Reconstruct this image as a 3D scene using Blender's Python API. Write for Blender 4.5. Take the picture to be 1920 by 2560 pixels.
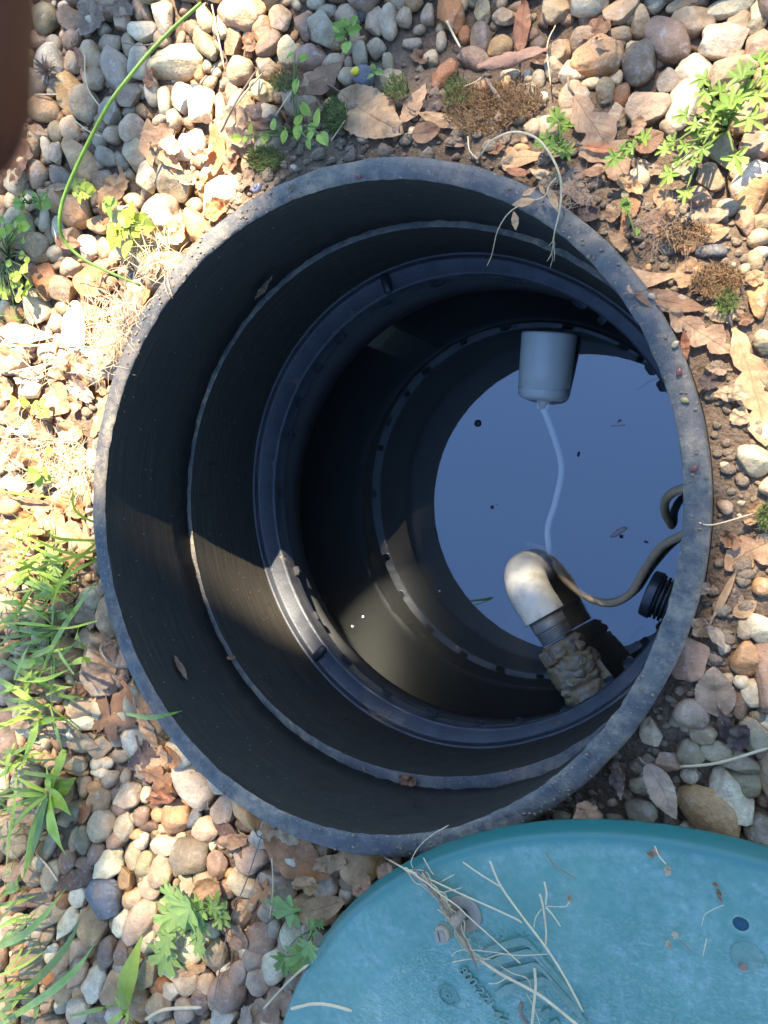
import bpy, bmesh, math, random
import numpy as np
from mathutils import Vector, Matrix, noise
random.seed(7); RNG = np.random.default_rng(11)
for o in list(bpy.data.objects): bpy.data.objects.remove(o)
SC = bpy.context.scene
COL = SC.collection
R = math.radians

# ------------------------------------------------------------------ camera, sky, sun, exposure
CAM_H, TILT, SIDE, FPX = 0.6225, 0.47409, -0.01983, 1886.0      # camera hangs over the right edge of the riser, pitched towards its far wall
EYE = np.array([0.0, 0.0, CAM_H])
FWD = np.array([-math.sin(TILT), math.sin(SIDE) * math.cos(TILT), -math.cos(TILT) * math.cos(SIDE)]); FWD /= np.linalg.norm(FWD)
RGT = np.cross(FWD, [0, 1.0, 0]); RGT /= np.linalg.norm(RGT)
UPV = np.cross(RGT, FWD)
cam_data = bpy.data.cameras.new('camera')
cam = bpy.data.objects.new('camera', cam_data); COL.objects.link(cam)
cam.matrix_world = Matrix(((RGT[0], UPV[0], -FWD[0], EYE[0]), (RGT[1], UPV[1], -FWD[1], EYE[1]), (RGT[2], UPV[2], -FWD[2], EYE[2]), (0, 0, 0, 1)))
cam_data.sensor_fit = 'HORIZONTAL'; cam_data.sensor_width = 36.0; cam_data.lens = FPX / 1920 * 36
cam_data.clip_start = 0.004; cam_data.clip_end = 400
cam_data.dof.use_dof = True; cam_data.dof.focus_distance = 0.76; cam_data.dof.aperture_fstop = 20
SC.camera = cam
SUN_AZ, SUN_EL = R(84), R(51)                                     # azimuth counted from +X (picture right) towards +Y (picture top)
SUN_DIR = np.array([math.cos(SUN_AZ) * math.cos(SUN_EL), math.sin(SUN_AZ) * math.cos(SUN_EL), math.sin(SUN_EL)])
world = bpy.data.worlds.new('World'); SC.world = world; world.use_nodes = True
wn = world.node_tree.nodes; wl = world.node_tree.links
sky = wn.new('ShaderNodeTexSky'); sky.sky_type = 'NISHITA'; sky.sun_disc = False
sky.sun_elevation = SUN_EL; sky.sun_rotation = math.pi / 2 - SUN_AZ
sky.air_density = 1.0; sky.dust_density = 0.25; sky.ozone_density = 8.0
bg = wn.get('Background') or wn.new('ShaderNodeBackground'); bg.inputs['Strength'].default_value = 0.085
wl.new(sky.outputs['Color'], bg.inputs['Color'])
sun_l = bpy.data.lights.new('sun', 'SUN'); sun_l.energy = 5.0; sun_l.angle = R(0.53); sun_l.color = (1.0, 0.91, 0.77)
sun = bpy.data.objects.new('sun', sun_l); COL.objects.link(sun)
sun.rotation_euler = Vector(SUN_DIR).to_track_quat('Z', 'Y').to_euler(); sun.location = (0.5, 4, 6)
SC.view_settings.view_transform = 'Standard'; SC.view_settings.look = 'None'; SC.view_settings.gamma = 1
SC.view_settings.exposure = 2.75; SC.view_settings.use_curve_mapping = False
SC.render.engine = 'CYCLES'
SC.cycles.use_denoising = True; SC.cycles.max_bounces = 8; SC.cycles.volume_bounces = 1; SC.cycles.transparent_max_bounces = 24
SC.cycles.caustics_reflective = False; SC.cycles.caustics_refractive = False
SC.cycles.use_adaptive_sampling = True; SC.cycles.adaptive_threshold = 0.015

# ------------------------------------------------------------------ helpers
def ray(px, py):
    return RGT * ((px - 960) / FPX) - UPV * ((py - 1280) / FPX) + FWD
def at(px, py, z=0.0):
    """point of the plane at height z that the photograph shows at pixel px, py (1920 x 2560)"""
    d = ray(px, py); k = (z - EYE[2]) / d[2]
    return EYE + d * k
def proj(P):
    d = np.asarray(P, float) - EYE; zz = d @ FWD
    return 960 + FPX * (d @ RGT) / zz, 1280 - FPX * (d @ UPV) / zz
def kscale(P):
    return FPX / ((np.asarray(P) - EYE) @ FWD)
def mesh_obj(name, verts, faces, mat=None, parent=None, smooth=True, uv=None):
    me = bpy.data.meshes.new(name)
    me.from_pydata([tuple(v) for v in verts], [], [tuple(f) for f in faces])
    if uv is not None:
        lay = me.uv_layers.new(name='UVMap')
        li = np.zeros(len(me.loops), int); me.loops.foreach_get('vertex_index', li)
        lay.data.foreach_set('uv', np.asarray(uv, float)[li].ravel())
    if smooth: me.polygons.foreach_set('use_smooth', [True] * len(me.polygons))
    if mat: me.materials.append(mat)
    me.update()
    o = bpy.data.objects.new(name, me); COL.objects.link(o)
    if parent: o.parent = parent
    return o
def empty(name, loc=(0, 0, 0)):
    o = bpy.data.objects.new(name, None); COL.objects.link(o); o.location = tuple(loc); o.empty_display_size = 0.02
    return o
def tag(o, label=None, cat=None, group=None, kind=None):
    if label: o['label'] = label
    if cat: o['category'] = cat
    if group: o['group'] = group
    if kind: o['kind'] = kind
    return o
class MB:
    """collects several shapes into one mesh"""
    def __init__(s): s.v = []; s.f = []; s.uv = []
    def add(s, v, f, uv=None):
        n = len(s.v); s.v += [tuple(p) for p in v]; s.f += [tuple(i + n for i in q) for q in f]
        s.uv += list(uv) if uv is not None else [(0, 0)] * len(v)
        return s
    def build(s, name, mat, parent=None, smooth=True, origin=None):
        v = s.v
        if origin is not None: v = [(p[0] - origin[0], p[1] - origin[1], p[2] - origin[2]) for p in v]
        return mesh_obj(name, v, s.f, mat, parent, smooth, s.uv)
def crom(P, n=6):
    P = [np.asarray(p, float) for p in P]
    if len(P) < 3: return [P[0] + (P[-1] - P[0]) * t for t in np.linspace(0, 1, n + 1)]
    Q = [2 * P[0] - P[1]] + P + [2 * P[-1] - P[-2]]; out = []
    for i in range(1, len(Q) - 2):
        a, b, c, d = Q[i - 1:i + 3]
        for t in np.linspace(0, 1, n, endpoint=False):
            out.append(.5 * ((2 * b) + (c - a) * t + (2 * a - 5 * b + 4 * c - d) * t * t + (3 * b - a - 3 * c + d) * t ** 3))
    return out + [P[-1]]
def tube(P, rad, n=8, caps=True):
    P = [np.asarray(p, float) for p in P]; m = len(P)
    rad = [rad] * m if np.isscalar(rad) else [np.interp(i / (m - 1), np.linspace(0, 1, len(rad)), rad) for i in range(m)]
    v = []; f = []; uv = []; prev = None
    for i, p in enumerate(P):
        t = P[min(i + 1, m - 1)] - P[max(i - 1, 0)]; t = t / (np.linalg.norm(t) + 1e-12)
        if prev is None:
            a = np.cross(t, [0, 0, 1.0]);
            if np.linalg.norm(a) < 1e-3: a = np.cross(t, [1.0, 0, 0])
        else: a = prev - t * (prev @ t)
        a /= np.linalg.norm(a) + 1e-12; prev = a; b = np.cross(t, a)
        for j in range(n):
            g = 2 * math.pi * j / n
            v.append(p + (a * math.cos(g) + b * math.sin(g)) * rad[i]); uv.append((j / n, i / (m - 1)))
    for i in range(m - 1):
        for j in range(n):
            f.append((i * n + j, i * n + (j + 1) % n, (i + 1) * n + (j + 1) % n, (i + 1) * n + j))
    if caps: f.append(tuple(range(n - 1, -1, -1))); f.append(tuple(range((m - 1) * n, m * n)))
    return v, f, uv
def ribbon(P, wid, up=(0, 0, 1), fold=0.25):
    """grass-blade strip with a creased middle"""
    P = [np.asarray(p, float) for p in P]; m = len(P); v = []; f = []; uv = []
    for i, p in enumerate(P):
        t = P[min(i + 1, m - 1)] - P[max(i - 1, 0)]; t = t / (np.linalg.norm(t) + 1e-12)
        s = np.cross(t, up); s /= np.linalg.norm(s) + 1e-9; nrm = np.cross(s, t)
        w = np.interp(i / (m - 1), np.linspace(0, 1, len(wid)), wid)
        v += [p - s * w + nrm * w * fold, p, p + s * w + nrm * w * fold]; uv += [(i / (m - 1), -1), (i / (m - 1), 0), (i / (m - 1), 1)]
    for i in range(m - 1):
        a = i * 3
        f += [(a, a + 1, a + 4, a + 3), (a + 1, a + 2, a + 5, a + 4)]
    return v, f, uv
def lathe(rings, n=256, closed=False):
    """rings: list of (radius function of angle, height, centre)"""
    v = []; f = []; uv = []; m = len(rings)
    for k, (rf, z, c) in enumerate(rings):
        for j in range(n):
            g = 2 * math.pi * j / n; r = rf(g) if callable(rf) else rf
            zz = z(g) if callable(z) else z
            v.append((c[0] + r * math.cos(g), c[1] + r * math.sin(g), zz)); uv.append((g / (2 * math.pi), zz))
    for k in range(m - 1 + (1 if closed else 0)):
        k2 = (k + 1) % m
        for j in range(n):
            j2 = (j + 1) % n
            f.append((k * n + j, k2 * n + j, k2 * n + j2, k * n + j2))
    return v, f, uv
def cyl(p, q, r, n=24, r2=None):
    return tube([p, np.asarray(p) + (np.asarray(q) - p) * .001 + 1e-9, np.asarray(p) + (np.asarray(q) - p) * .999, q], [r, r, r2 or r, r2 or r], n)

# ------------------------------------------------------------------ materials
def new_mat(name):
    m = bpy.data.materials.new(name); m.use_nodes = True
    nt = m.node_tree; b = nt.nodes.get('Principled BSDF')
    return m, nt, b
def N(nt, t, **kw):
    n = nt.nodes.new(t)
    for k, v in kw.items():
        if k in ('operation', 'blend_type', 'data_type', 'attribute_name', 'wave_type', 'feature', 'bands_direction', 'noise_dimensions', 'musgrave_type'): setattr(n, k, v)
        else:
            key = k.replace('_', ' ')
            (n.inputs.get(key) or n.inputs[k]).default_value = v
    return n
def L(nt, a, b): nt.links.new(a, b)
def ramp(nt, fac, stops):
    r = nt.nodes.new('ShaderNodeValToRGB'); e = r.color_ramp.elements
    while len(e) < len(stops): e.new(0.5)
    for el, (p, c) in zip(e, stops):
        el.position = p; el.color = c if len(c) == 4 else (*c, 1)
    L(nt, fac, r.inputs['Fac']); return r.outputs['Color']
def noise_n(nt, vec, scale, detail=4, rough=.6):
    n = N(nt, 'ShaderNodeTexNoise', Scale=scale, Detail=detail, Roughness=rough); L(nt, vec, n.inputs['Vector']); return n.outputs['Fac']
def mixc(nt, fac, a, b, bt='MIX'):
    n = nt.nodes.new('ShaderNodeMix'); n.data_type = 'RGBA'; n.blend_type = bt
    for sock, val in ((n.inputs[0], fac), (n.inputs[6], a), (n.inputs[7], b)):
        if hasattr(val, 'links'): L(nt, val, sock)
        elif isinstance(val, (int, float)): sock.default_value = val
        else: sock.default_value = (*val, 1) if len(val) == 3 else val
    return n.outputs[2]
def mth(nt, op, a, b=None):
    n = nt.nodes.new('ShaderNodeMath'); n.operation = op
    for s, v in ((n.inputs[0], a), (n.inputs[1], b)):
        if v is None: continue
        if hasattr(v, 'links'): L(nt, v, s)
        else: s.default_value = v
    return n.outputs[0]
def bump(nt, bsdf, h, strength=.4, dist=.002):
    b = N(nt, 'ShaderNodeBump', Strength=strength, Distance=dist); L(nt, h, b.inputs['Height']); L(nt, b.outputs['Normal'], bsdf.inputs['Normal']); return b
def wpos(nt): return nt.nodes.new('ShaderNodeNewGeometry').outputs['Position']

def stone_mat(name, per_object):
    m, nt, b = new_mat(name)
    if per_object:
        oi = nt.nodes.new('ShaderNodeObjectInfo'); base = oi.outputs['Color']; rnd = oi.outputs['Random']
    else:
        a = N(nt, 'ShaderNodeAttribute', attribute_name='tint'); base = a.outputs['Color']; rnd = a.outputs['Alpha']
    vec = nt.nodes.new('ShaderNodeVectorMath'); vec.operation = 'ADD'; L(nt, wpos(nt), vec.inputs[0])
    off = nt.nodes.new('ShaderNodeCombineXYZ')
    for i, k in enumerate((13.0, 29.0, 41.0)): L(nt, mth(nt, 'MULTIPLY', rnd, k), off.inputs[i])
    L(nt, off.outputs[0], vec.inputs[1]); p = vec.outputs[0]
    big = noise_n(nt, p, 38, 5, .62); fine = noise_n(nt, p, 260, 5, .7); patch = noise_n(nt, p, 70, 6, .68)
    c1 = mixc(nt, ramp(nt, big, [(.3, (0, 0, 0)), (.72, (1, 1, 1))]), mixc(nt, 1.0, base, (.58, .52, .46), 'MULTIPLY'), mixc(nt, 1.0, base, (1.3, 1.27, 1.2), 'MULTIPLY'))
    c2 = mixc(nt, ramp(nt, patch, [(.52, (0, 0, 0)), (.68, (.75, .75, .75))]), c1, mixc(nt, .55, base, (.34, .21, .10)))        # iron stain
    c2b = mixc(nt, ramp(nt, noise_n(nt, p, 110, 4, .7), [(.56, (0, 0, 0)), (.7, (.6, .6, .6))]), c2, mixc(nt, .6, base, (.56, .52, .44)))   # pale crust
    c3 = mixc(nt, ramp(nt, fine, [(.34, (.55, .55, .55)), (.46, (0, 0, 0))]), c2b, mixc(nt, .75, base, (.09, .07, .05)))          # grains and pits
    vein = N(nt, 'ShaderNodeTexVoronoi', feature='DISTANCE_TO_EDGE', Scale=26.0); L(nt, mixc(nt, .06, p, N(nt, 'ShaderNodeTexNoise', Scale=60.0).outputs['Color']), vein.inputs['Vector'])
    c4 = mixc(nt, ramp(nt, vein.outputs['Distance'], [(.0, (.45, .45, .45)), (.025, (0, 0, 0))]), c3, mixc(nt, .7, base, (.10, .07, .045)))
    L(nt, c4, b.inputs['Base Color'])
    L(nt, ramp(nt, patch, [(.3, (.42, .42, .42)), (.7, (.72, .72, .72))]), b.inputs['Roughness'])
    b.inputs['Specular IOR Level'].default_value = .28
    h = mth(nt, 'ADD', mth(nt, 'MULTIPLY', big, 1.6), mth(nt, 'ADD', mth(nt, 'MULTIPLY', patch, .5), mth(nt, 'MULTIPLY', fine, .22)))
    bump(nt, b, h, .75, .004)
    return m
M_STONE = stone_mat('pebble_stone', True); M_GRAVEL = stone_mat('gravel_stone', False)

def soil_mat(name, c1, c2, c3):
    m, nt, b = new_mat(name); p = wpos(nt)
    a = noise_n(nt, p, 30, 6, .65); f = noise_n(nt, p, 320, 5, .7); g = noise_n(nt, p, 95, 5, .65)
    c = mixc(nt, ramp(nt, a, [(.3, (0, 0, 0)), (.7, (1, 1, 1))]), c1, c2)
    c = mixc(nt, ramp(nt, f, [(.35, (.7, .7, .7)), (.55, (0, 0, 0))]), c, c3)
    c = mixc(nt, ramp(nt, g, [(.55, (0, 0, 0)), (.72, (.6, .6, .6))]), c, (.30, .215, .135))
    L(nt, c, b.inputs['Base Color']); b.inputs['Roughness'].default_value = .85; b.inputs['Specular IOR Level'].default_value = .25
    bump(nt, b, mth(nt, 'ADD', f, mth(nt, 'MULTIPLY', g, 2.0)), .9, .004)
    return m
M_SOIL = soil_mat('damp_soil', (.165, .105, .060), (.255, .172, .104), (.075, .047, .026))
M_MUD = soil_mat('dried_mud', (.26, .18, .105), (.36, .26, .16), (.15, .10, .058))

def plastic_mat(name, mud, wall, pale=1.0, rough=.3, spec=.5):
    m, nt, b = new_mat(name); p = wpos(nt)
    uvn = nt.nodes.new('ShaderNodeUVMap'); mp = N(nt, 'ShaderNodeMapping'); L(nt, uvn.outputs[0], mp.inputs['Vector'])
    mp.inputs['Scale'].default_value = (6, 140, 1) if wall else (9, 30, 1)
    st = noise_n(nt, mp.outputs[0], 3.0, 5, .7); a = noise_n(nt, p, 11 if mud > 1 else 24, 7, .72); f = noise_n(nt, p, 210, 5, .7); d = noise_n(nt, p, 75, 6, .7)
    col = mixc(nt, ramp(nt, st, [(.45, (0, 0, 0)), (.75, (1, 1, 1))]), *(((.034 * pale, .029 * pale, .021 * pale), (.062 * pale, .053 * pale, .039 * pale)) if wall else (((.050, .048, .045), (.085, .080, .072)) if mud > 1 else ((.012 * pale, .012 * pale, .013 * pale), (.03 * pale, .03 * pale, .029 * pale)))))
    col = mixc(nt, ramp(nt, f, [(.62, (0, 0, 0)), (.75, (.5, .5, .5))]), col, (.075, .07, .06))
    if wall:                                                       # dried specks, drips and scuffs
        vo = N(nt, 'ShaderNodeTexVoronoi', Scale=75.0); L(nt, p, vo.inputs['Vector'])
        col = mixc(nt, ramp(nt, vo.outputs['Distance'], [(.05, (.8, .8, .8)), (.09, (0, 0, 0))]), col, (.20, .17, .12))
        mp2 = N(nt, 'ShaderNodeMapping'); L(nt, uvn.outputs[0], mp2.inputs['Vector']); mp2.inputs['Scale'].default_value = (70, 9, 1)
        col = mixc(nt, ramp(nt, noise_n(nt, mp2.outputs[0], 1.6, 6, .72), [(.60, (0, 0, 0)), (.72, (.55, .55, .55))]), col, (.012, .012, .012))
        mp3 = N(nt, 'ShaderNodeMapping'); L(nt, uvn.outputs[0], mp3.inputs['Vector']); mp3.inputs['Scale'].default_value = (3, 420, 1); mp3.inputs['Rotation'].default_value = (0, 0, .01)
        col = mixc(nt, ramp(nt, noise_n(nt, mp3.outputs[0], 2.2, 4, .6), [(.66, (0, 0, 0)), (.70, (.5, .5, .5))]), col, (.13, .115, .09))
    # mud film and smears
    msk = mth(nt, 'MULTIPLY', ramp(nt, a, [(.66 - mud * .20, (0, 0, 0)), (.84 - mud * .18, (1, 1, 1))]), ramp(nt, d, [(.35, (0, 0, 0)), (.6, (1, 1, 1))]))
    if mud > 1: msk = mth(nt, 'MULTIPLY', msk, ramp(nt, noise_n(nt, p, 4.5, 3, .6), [(.40, (.5, .5, .5)), (.60, (1, 1, 1))]))
    msk2 = mth(nt, 'MAXIMUM', msk, ramp(nt, f, [(.66 - mud * .08, (0, 0, 0)), (.72, (.8 * mud, .8 * mud, .8 * mud))]))
    col = mixc(nt, mth(nt, 'MULTIPLY', msk2, .85), col, mixc(nt, f, (.30, .215, .12), (.44, .335, .20)))
    L(nt, col, b.inputs['Base Color'])
    rg = mth(nt, 'ADD', mth(nt, 'MULTIPLY', msk2, .4), ramp(nt, noise_n(nt, p, 45, 4, .6), [(.3, (rough,) * 3), (.7, (rough + .2,) * 3)]))
    L(nt, rg, b.inputs['Roughness']); b.inputs['Specular IOR Level'].default_value = spec
    h = mth(nt, 'ADD', mth(nt, 'MULTIPLY', msk2, 1.2), mth(nt, 'ADD', mth(nt, 'MULTIPLY', f, .25), mth(nt, 'MULTIPLY', st, .15)))
    bump(nt, b, h, .5, .0025)
    return m
M_RIM = plastic_mat('muddy_black_plastic', 1.28, False, 1.0, .38, .45); M_WALL = plastic_mat('black_plastic_wall', -.22, True, .85, .5, .22); M_LOWER = plastic_mat('dusty_plastic_wall', -.12, True, 1.25, .65, .1); M_FLANGE = plastic_mat('damp_black_plastic', .3, False, 2.0, .36, .62)

def simple_mat(name, col, rough=.5, metal=0.0, var=.25, scale=120, bmp=.2, spec=.5, dirt=None):
    m, nt, b = new_mat(name); p = wpos(nt); n = noise_n(nt, p, scale, 5, .65)
    c = mixc(nt, n, tuple(x * (1 - var) for x in col), tuple(min(1, x * (1 + var)) for x in col))
    if dirt: c = mixc(nt, ramp(nt, noise_n(nt, p, scale * .45, 6, .7), [(.5, (0, 0, 0)), (.68, (.85, .85, .85))]), c, dirt)
    L(nt, c, b.inputs['Base Color']); b.inputs['Roughness'].default_value = rough; b.inputs['Metallic'].default_value = metal
    b.inputs['Specular IOR Level'].default_value = spec
    if bmp: bump(nt, b, n, bmp, .002)
    return m
M_PVC = simple_mat('white_pvc', (.86, .78, .60), .42, var=.06, scale=70, bmp=.08, dirt=(.55, .45, .29))
M_NIPPLE = simple_mat('grey_thread_plastic', (.27, .235, .18), .4, var=.4, scale=60, dirt=(.13, .105, .07))
M_VALVE = simple_mat('encrusted_metal', (.34, .23, .11), .6, var=.55, scale=150, bmp=1.0, dirt=(.33, .32, .31))
M_FLOAT = simple_mat('grey_float_plastic', (.95, .88, .72), .3, var=.08, scale=30, bmp=.04)
M_CORD = simple_mat('brown_rubber_cord', (.62, .42, .22), .6, var=.3, scale=160, bmp=.4)
M_CORD_PALE = simple_mat('pale_cord', (.86, .74, .58), .5, var=.1)
M_BLACK = simple_mat('black_fitting_plastic', (.022, .024, .027), .34, var=.3, scale=90, bmp=.1)
M_STEEL = simple_mat('dull_steel', (.33, .25, .17), .6, .45, .2, 160, .15, dirt=(.22, .18, .13))
M_BEIGE = simple_mat('beige_board', (.86, .80, .50), .6, var=.08, scale=40, bmp=.05)
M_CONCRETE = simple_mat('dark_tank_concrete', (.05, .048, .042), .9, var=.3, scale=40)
M_BARK = simple_mat('tree_bark', (.12, .09, .065), .9, var=.4, scale=25, bmp=.8)
M_STRAW = simple_mat('dry_straw', (.62, .43, .22), .6, var=.3, scale=90, bmp=.1)
M_TWIG = simple_mat('dark_twig', (.20, .13, .08), .7, var=.35, scale=150, bmp=.5)
M_REDBARK = simple_mat('red_bark', (.27, .14, .08), .75, var=.45, scale=120, bmp=.9)
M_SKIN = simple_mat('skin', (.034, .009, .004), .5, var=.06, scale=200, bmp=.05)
M_NAIL = simple_mat('nail', (.07, .03, .02), .3, var=.03)
M_MOSS_G = simple_mat('green_moss', (.12, .14, .03), .9, var=.5, scale=200)
M_MOSS_B = simple_mat('brown_moss', (.24, .13, .05), .9, var=.5, scale=200)

def leaf_mat(name, green):
    m, nt, b = new_mat(name); p = wpos(nt)
    oi = nt.nodes.new('ShaderNodeObjectInfo'); base = oi.outputs['Color']
    uv = nt.nodes.new('ShaderNodeUVMap'); sp = nt.nodes.new('ShaderNodeSeparateXYZ'); L(nt, uv.outputs[0], sp.inputs[0])
    av = mth(nt, 'ABSOLUTE', sp.outputs[1])
    ph = mth(nt, 'ADD', mth(nt, 'MULTIPLY', sp.outputs[0], 11.0), mth(nt, 'MULTIPLY', av, -2.2))
    tri = mth(nt, 'ABSOLUTE', mth(nt, 'SUBTRACT', mth(nt, 'FRACT', ph), .5))
    vein = ramp(nt, tri, [(.0, (1, 1, 1)), (.09, (0, 0, 0))]); mid = ramp(nt, av, [(.02, (1, 1, 1)), (.07, (0, 0, 0))])
    vm = mth(nt, 'MAXIMUM', mth(nt, 'MULTIPLY', vein, .55), mid)
    n1 = noise_n(nt, p, 55, 6, .68); n2 = noise_n(nt, p, 240, 5, .7)
    lo, hi = ((.75, .8, .7), (1.25, 1.2, 1.1)) if green else ((.5, .45, .42), (1.35, 1.3, 1.22))
    c = mixc(nt, ramp(nt, n1, [(.28, (0, 0, 0)), (.72, (1, 1, 1))]), mixc(nt, 1.0, base, lo, 'MULTIPLY'), mixc(nt, 1.0, base, hi, 'MULTIPLY'))
    c = mixc(nt, mth(nt, 'MULTIPLY', vm, .35), c, mixc(nt, 1.0, base, (1.5, 1.5, 1.35) if green else (.62, .52, .45), 'MULTIPLY'))
    if not green:
        c = mixc(nt, ramp(nt, n2, [(.60, (0, 0, 0)), (.70, (.65, .65, .65))]), c, mixc(nt, 1.0, base, (.36, .29, .25), 'MULTIPLY'))
        c = mixc(nt, ramp(nt, noise_n(nt, p, 120, 3, .5), [(.66, (0, 0, 0)), (.7, (.5, .5, .5))]), c, (.46, .36, .24))
    L(nt, c, b.inputs['Base Color']); b.inputs['Roughness'].default_value = .45 if green else .6; b.inputs['Specular IOR Level'].default_value = .4
    bump(nt, b, mth(nt, 'ADD', mth(nt, 'MULTIPLY', vm, -.5), mth(nt, 'ADD', n1, mth(nt, 'MULTIPLY', n2, .4))), .55, .002)
    tr = nt.nodes.new('ShaderNodeBsdfTranslucent'); L(nt, mixc(nt, 1.0, c, (1.1, 1.3, .5) if green else (1.2, .95, .6), 'MULTIPLY'), tr.inputs['Color'])
    mx = nt.nodes.new('ShaderNodeMixShader'); mx.inputs[0].default_value = .3 if green else .18
    L(nt, b.outputs[0], mx.inputs[1]); L(nt, tr.outputs[0], mx.inputs[2]); L(nt, mx.outputs[0], nt.nodes['Material Output'].inputs['Surface'])
    return m
M_DEAD = leaf_mat('dead_leaf', False); M_GREEN = leaf_mat('green_leaf', True)

def lid_mat():
    m, nt, b = new_mat('teal_lid_plastic'); tc = nt.nodes.new('ShaderNodeTexCoord'); p = tc.outputs['Object']
    sp = nt.nodes.new('ShaderNodeSeparateXYZ'); L(nt, p, sp.inputs[0])
    rad = mth(nt, 'SQRT', mth(nt, 'ADD', mth(nt, 'MULTIPLY', sp.outputs[0], sp.outputs[0]), mth(nt, 'MULTIPLY', sp.outputs[1], sp.outputs[1])))
    inner = ramp(nt, rad, [(.330, (1, 1, 1)), (.3345, (0, 0, 0))])
    a = noise_n(nt, p, 9, 6, .65); f = noise_n(nt, p, 150, 6, .75); d = noise_n(nt, p, 34, 6, .72)
    col = mixc(nt, ramp(nt, a, [(.35, (0, 0, 0)), (.68, (1, 1, 1))]), (.072, .185, .126), (.128, .252, .170))
    chalk = mth(nt, 'MULTIPLY', ramp(nt, d, [(.38, (0, 0, 0)), (.68, (1, 1, 1))]), ramp(nt, f, [(.38, (0, 0, 0)), (.72, (.75, .75, .75))]))
    col = mixc(nt, chalk, col, (.35, .41, .34))
    mp = N(nt, 'ShaderNodeMapping'); L(nt, p, mp.inputs['Vector']); mp.inputs['Rotation'].default_value = (0, 0, .5); mp.inputs['Scale'].default_value = (22, 420, 22)
    scr = noise_n(nt, mp.outputs[0], 1.0, 3, .6); col = mixc(nt, ramp(nt, scr, [(.70, (0, 0, 0)), (.76, (.35, .35, .35))]), col, (.36, .47, .48))
    col = mixc(nt, ramp(nt, noise_n(nt, p, 75, 6, .7), [(.66, (0, 0, 0)), (.76, (.6, .6, .6))]), col, (.16, .15, .11))
    col = mixc(nt, ramp(nt, rad, [(.3815, (0, 0, 0)), (.386, (1, 1, 1))]), col, (.018, .115, .10))  # shade on the skirt wall painted in as darker, chalk-free green
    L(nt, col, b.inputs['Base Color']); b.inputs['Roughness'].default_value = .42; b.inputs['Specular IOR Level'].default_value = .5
    v = N(nt, 'ShaderNodeTexVoronoi', Scale=330.0); wv = nt.nodes.new('ShaderNodeVectorMath'); wv.operation = 'MULTIPLY'; L(nt, p, wv.inputs[0]); wv.inputs[1].default_value = (.8, 1.3, 1)
    L(nt, mixc(nt, .012, wv.outputs[0], N(nt, 'ShaderNodeTexNoise', Scale=90.0).outputs['Color']), v.inputs['Vector'])
    h = mth(nt, 'ADD', mth(nt, 'MULTIPLY', mth(nt, 'MULTIPLY', v.outputs['Distance'], inner), 1.1), mth(nt, 'ADD', mth(nt, 'MULTIPLY', f, .18), mth(nt, 'MULTIPLY', inner, .25)))
    bump(nt, b, h, .55, .0016)
    return m
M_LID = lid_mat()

def water_mat():
    m, nt, b = new_mat('murky_water'); nt.nodes.remove(b)
    lw = nt.nodes.new('ShaderNodeLayerWeight'); lw.inputs['Blend'].default_value = .5
    fr = mth(nt, 'ADD', .21, mth(nt, 'MULTIPLY', mth(nt, 'POWER', lw.outputs['Facing'], 5.0), .79))      # filmy tank water: mirror share rising towards grazing view
    gl = nt.nodes.new('ShaderNodeBsdfGlossy'); gl.inputs['Roughness'].default_value = .0
    tr = nt.nodes.new('ShaderNodeBsdfTransparent'); mx = nt.nodes.new('ShaderNodeMixShader')
    L(nt, fr, mx.inputs[0]); L(nt, tr.outputs[0], mx.inputs[1]); L(nt, gl.outputs[0], mx.inputs[2])
    out = nt.nodes['Material Output']; L(nt, mx.outputs[0], out.inputs['Surface'])
    pv = nt.nodes.new('ShaderNodeVolumePrincipled'); pv.inputs['Color'].default_value = (.47, .48, .43, 1); pv.inputs['Density'].default_value = 7.0; pv.inputs['Anisotropy'].default_value = .3
    L(nt, pv.outputs[0], out.inputs['Volume'])
    return m
M_WATER = water_mat()

# ------------------------------------------------------------------ setting: ground, riser, tank, water
RC = np.array([-0.37077, -0.00903]); WATER_Z = -0.478
def outline(co):
    def f(g): return co[0] + sum(co[2 * k - 1] * math.cos(k * g) + co[2 * k] * math.sin(k * g) for k in (1, 2, 3))
    return f
F_OUT = outline([0.3298, -0.0001, -0.0004, -0.0002, 0.0013, 0.0007, 0.0015])
F_IN = outline([0.3099, -0.0001, -0.0008, 0.0003, 0.002, 0.0003, 0.0013])
_s = outline([0.3212, 0.0055, 0.001, 0.0041, -0.0034, 0.0027, -0.0004]); F_SEAM = lambda g: min(_s(g), .3225)
F_FI = outline([0.2938, 0.0002, 0.0063, -0.0031, -0.0038, 0.001, 0.0013])
_fo = outline([0.312, -0.0116, 0.0078, -0.0056, -0.0044, 0.0012, 0.0021]); F_FO = lambda g: max(_fo(g), F_FI(g) + .015)
F_LEDGE = lambda g: F_SEAM(g) - .0042 - .009 * max(0, math.cos(g - R(-72))) ** 2 - .002 * max(0, math.cos(g - R(80)))
def off(f, d): return lambda g: f(g) + d
def wob(f, d, amp, fr, seed):
    return lambda g: f(g) + d + amp * noise.noise(Vector((math.cos(g) * fr, math.sin(g) * fr, seed)))
NA = 360
riser = tag(empty('riser', (RC[0], RC[1], -0.15)), 'open round black plastic tank riser with a muddy flat rim, sunk in the gravel', 'riser')
c0 = (0, 0); z0 = .15
def zz(z): return z + z0
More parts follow.
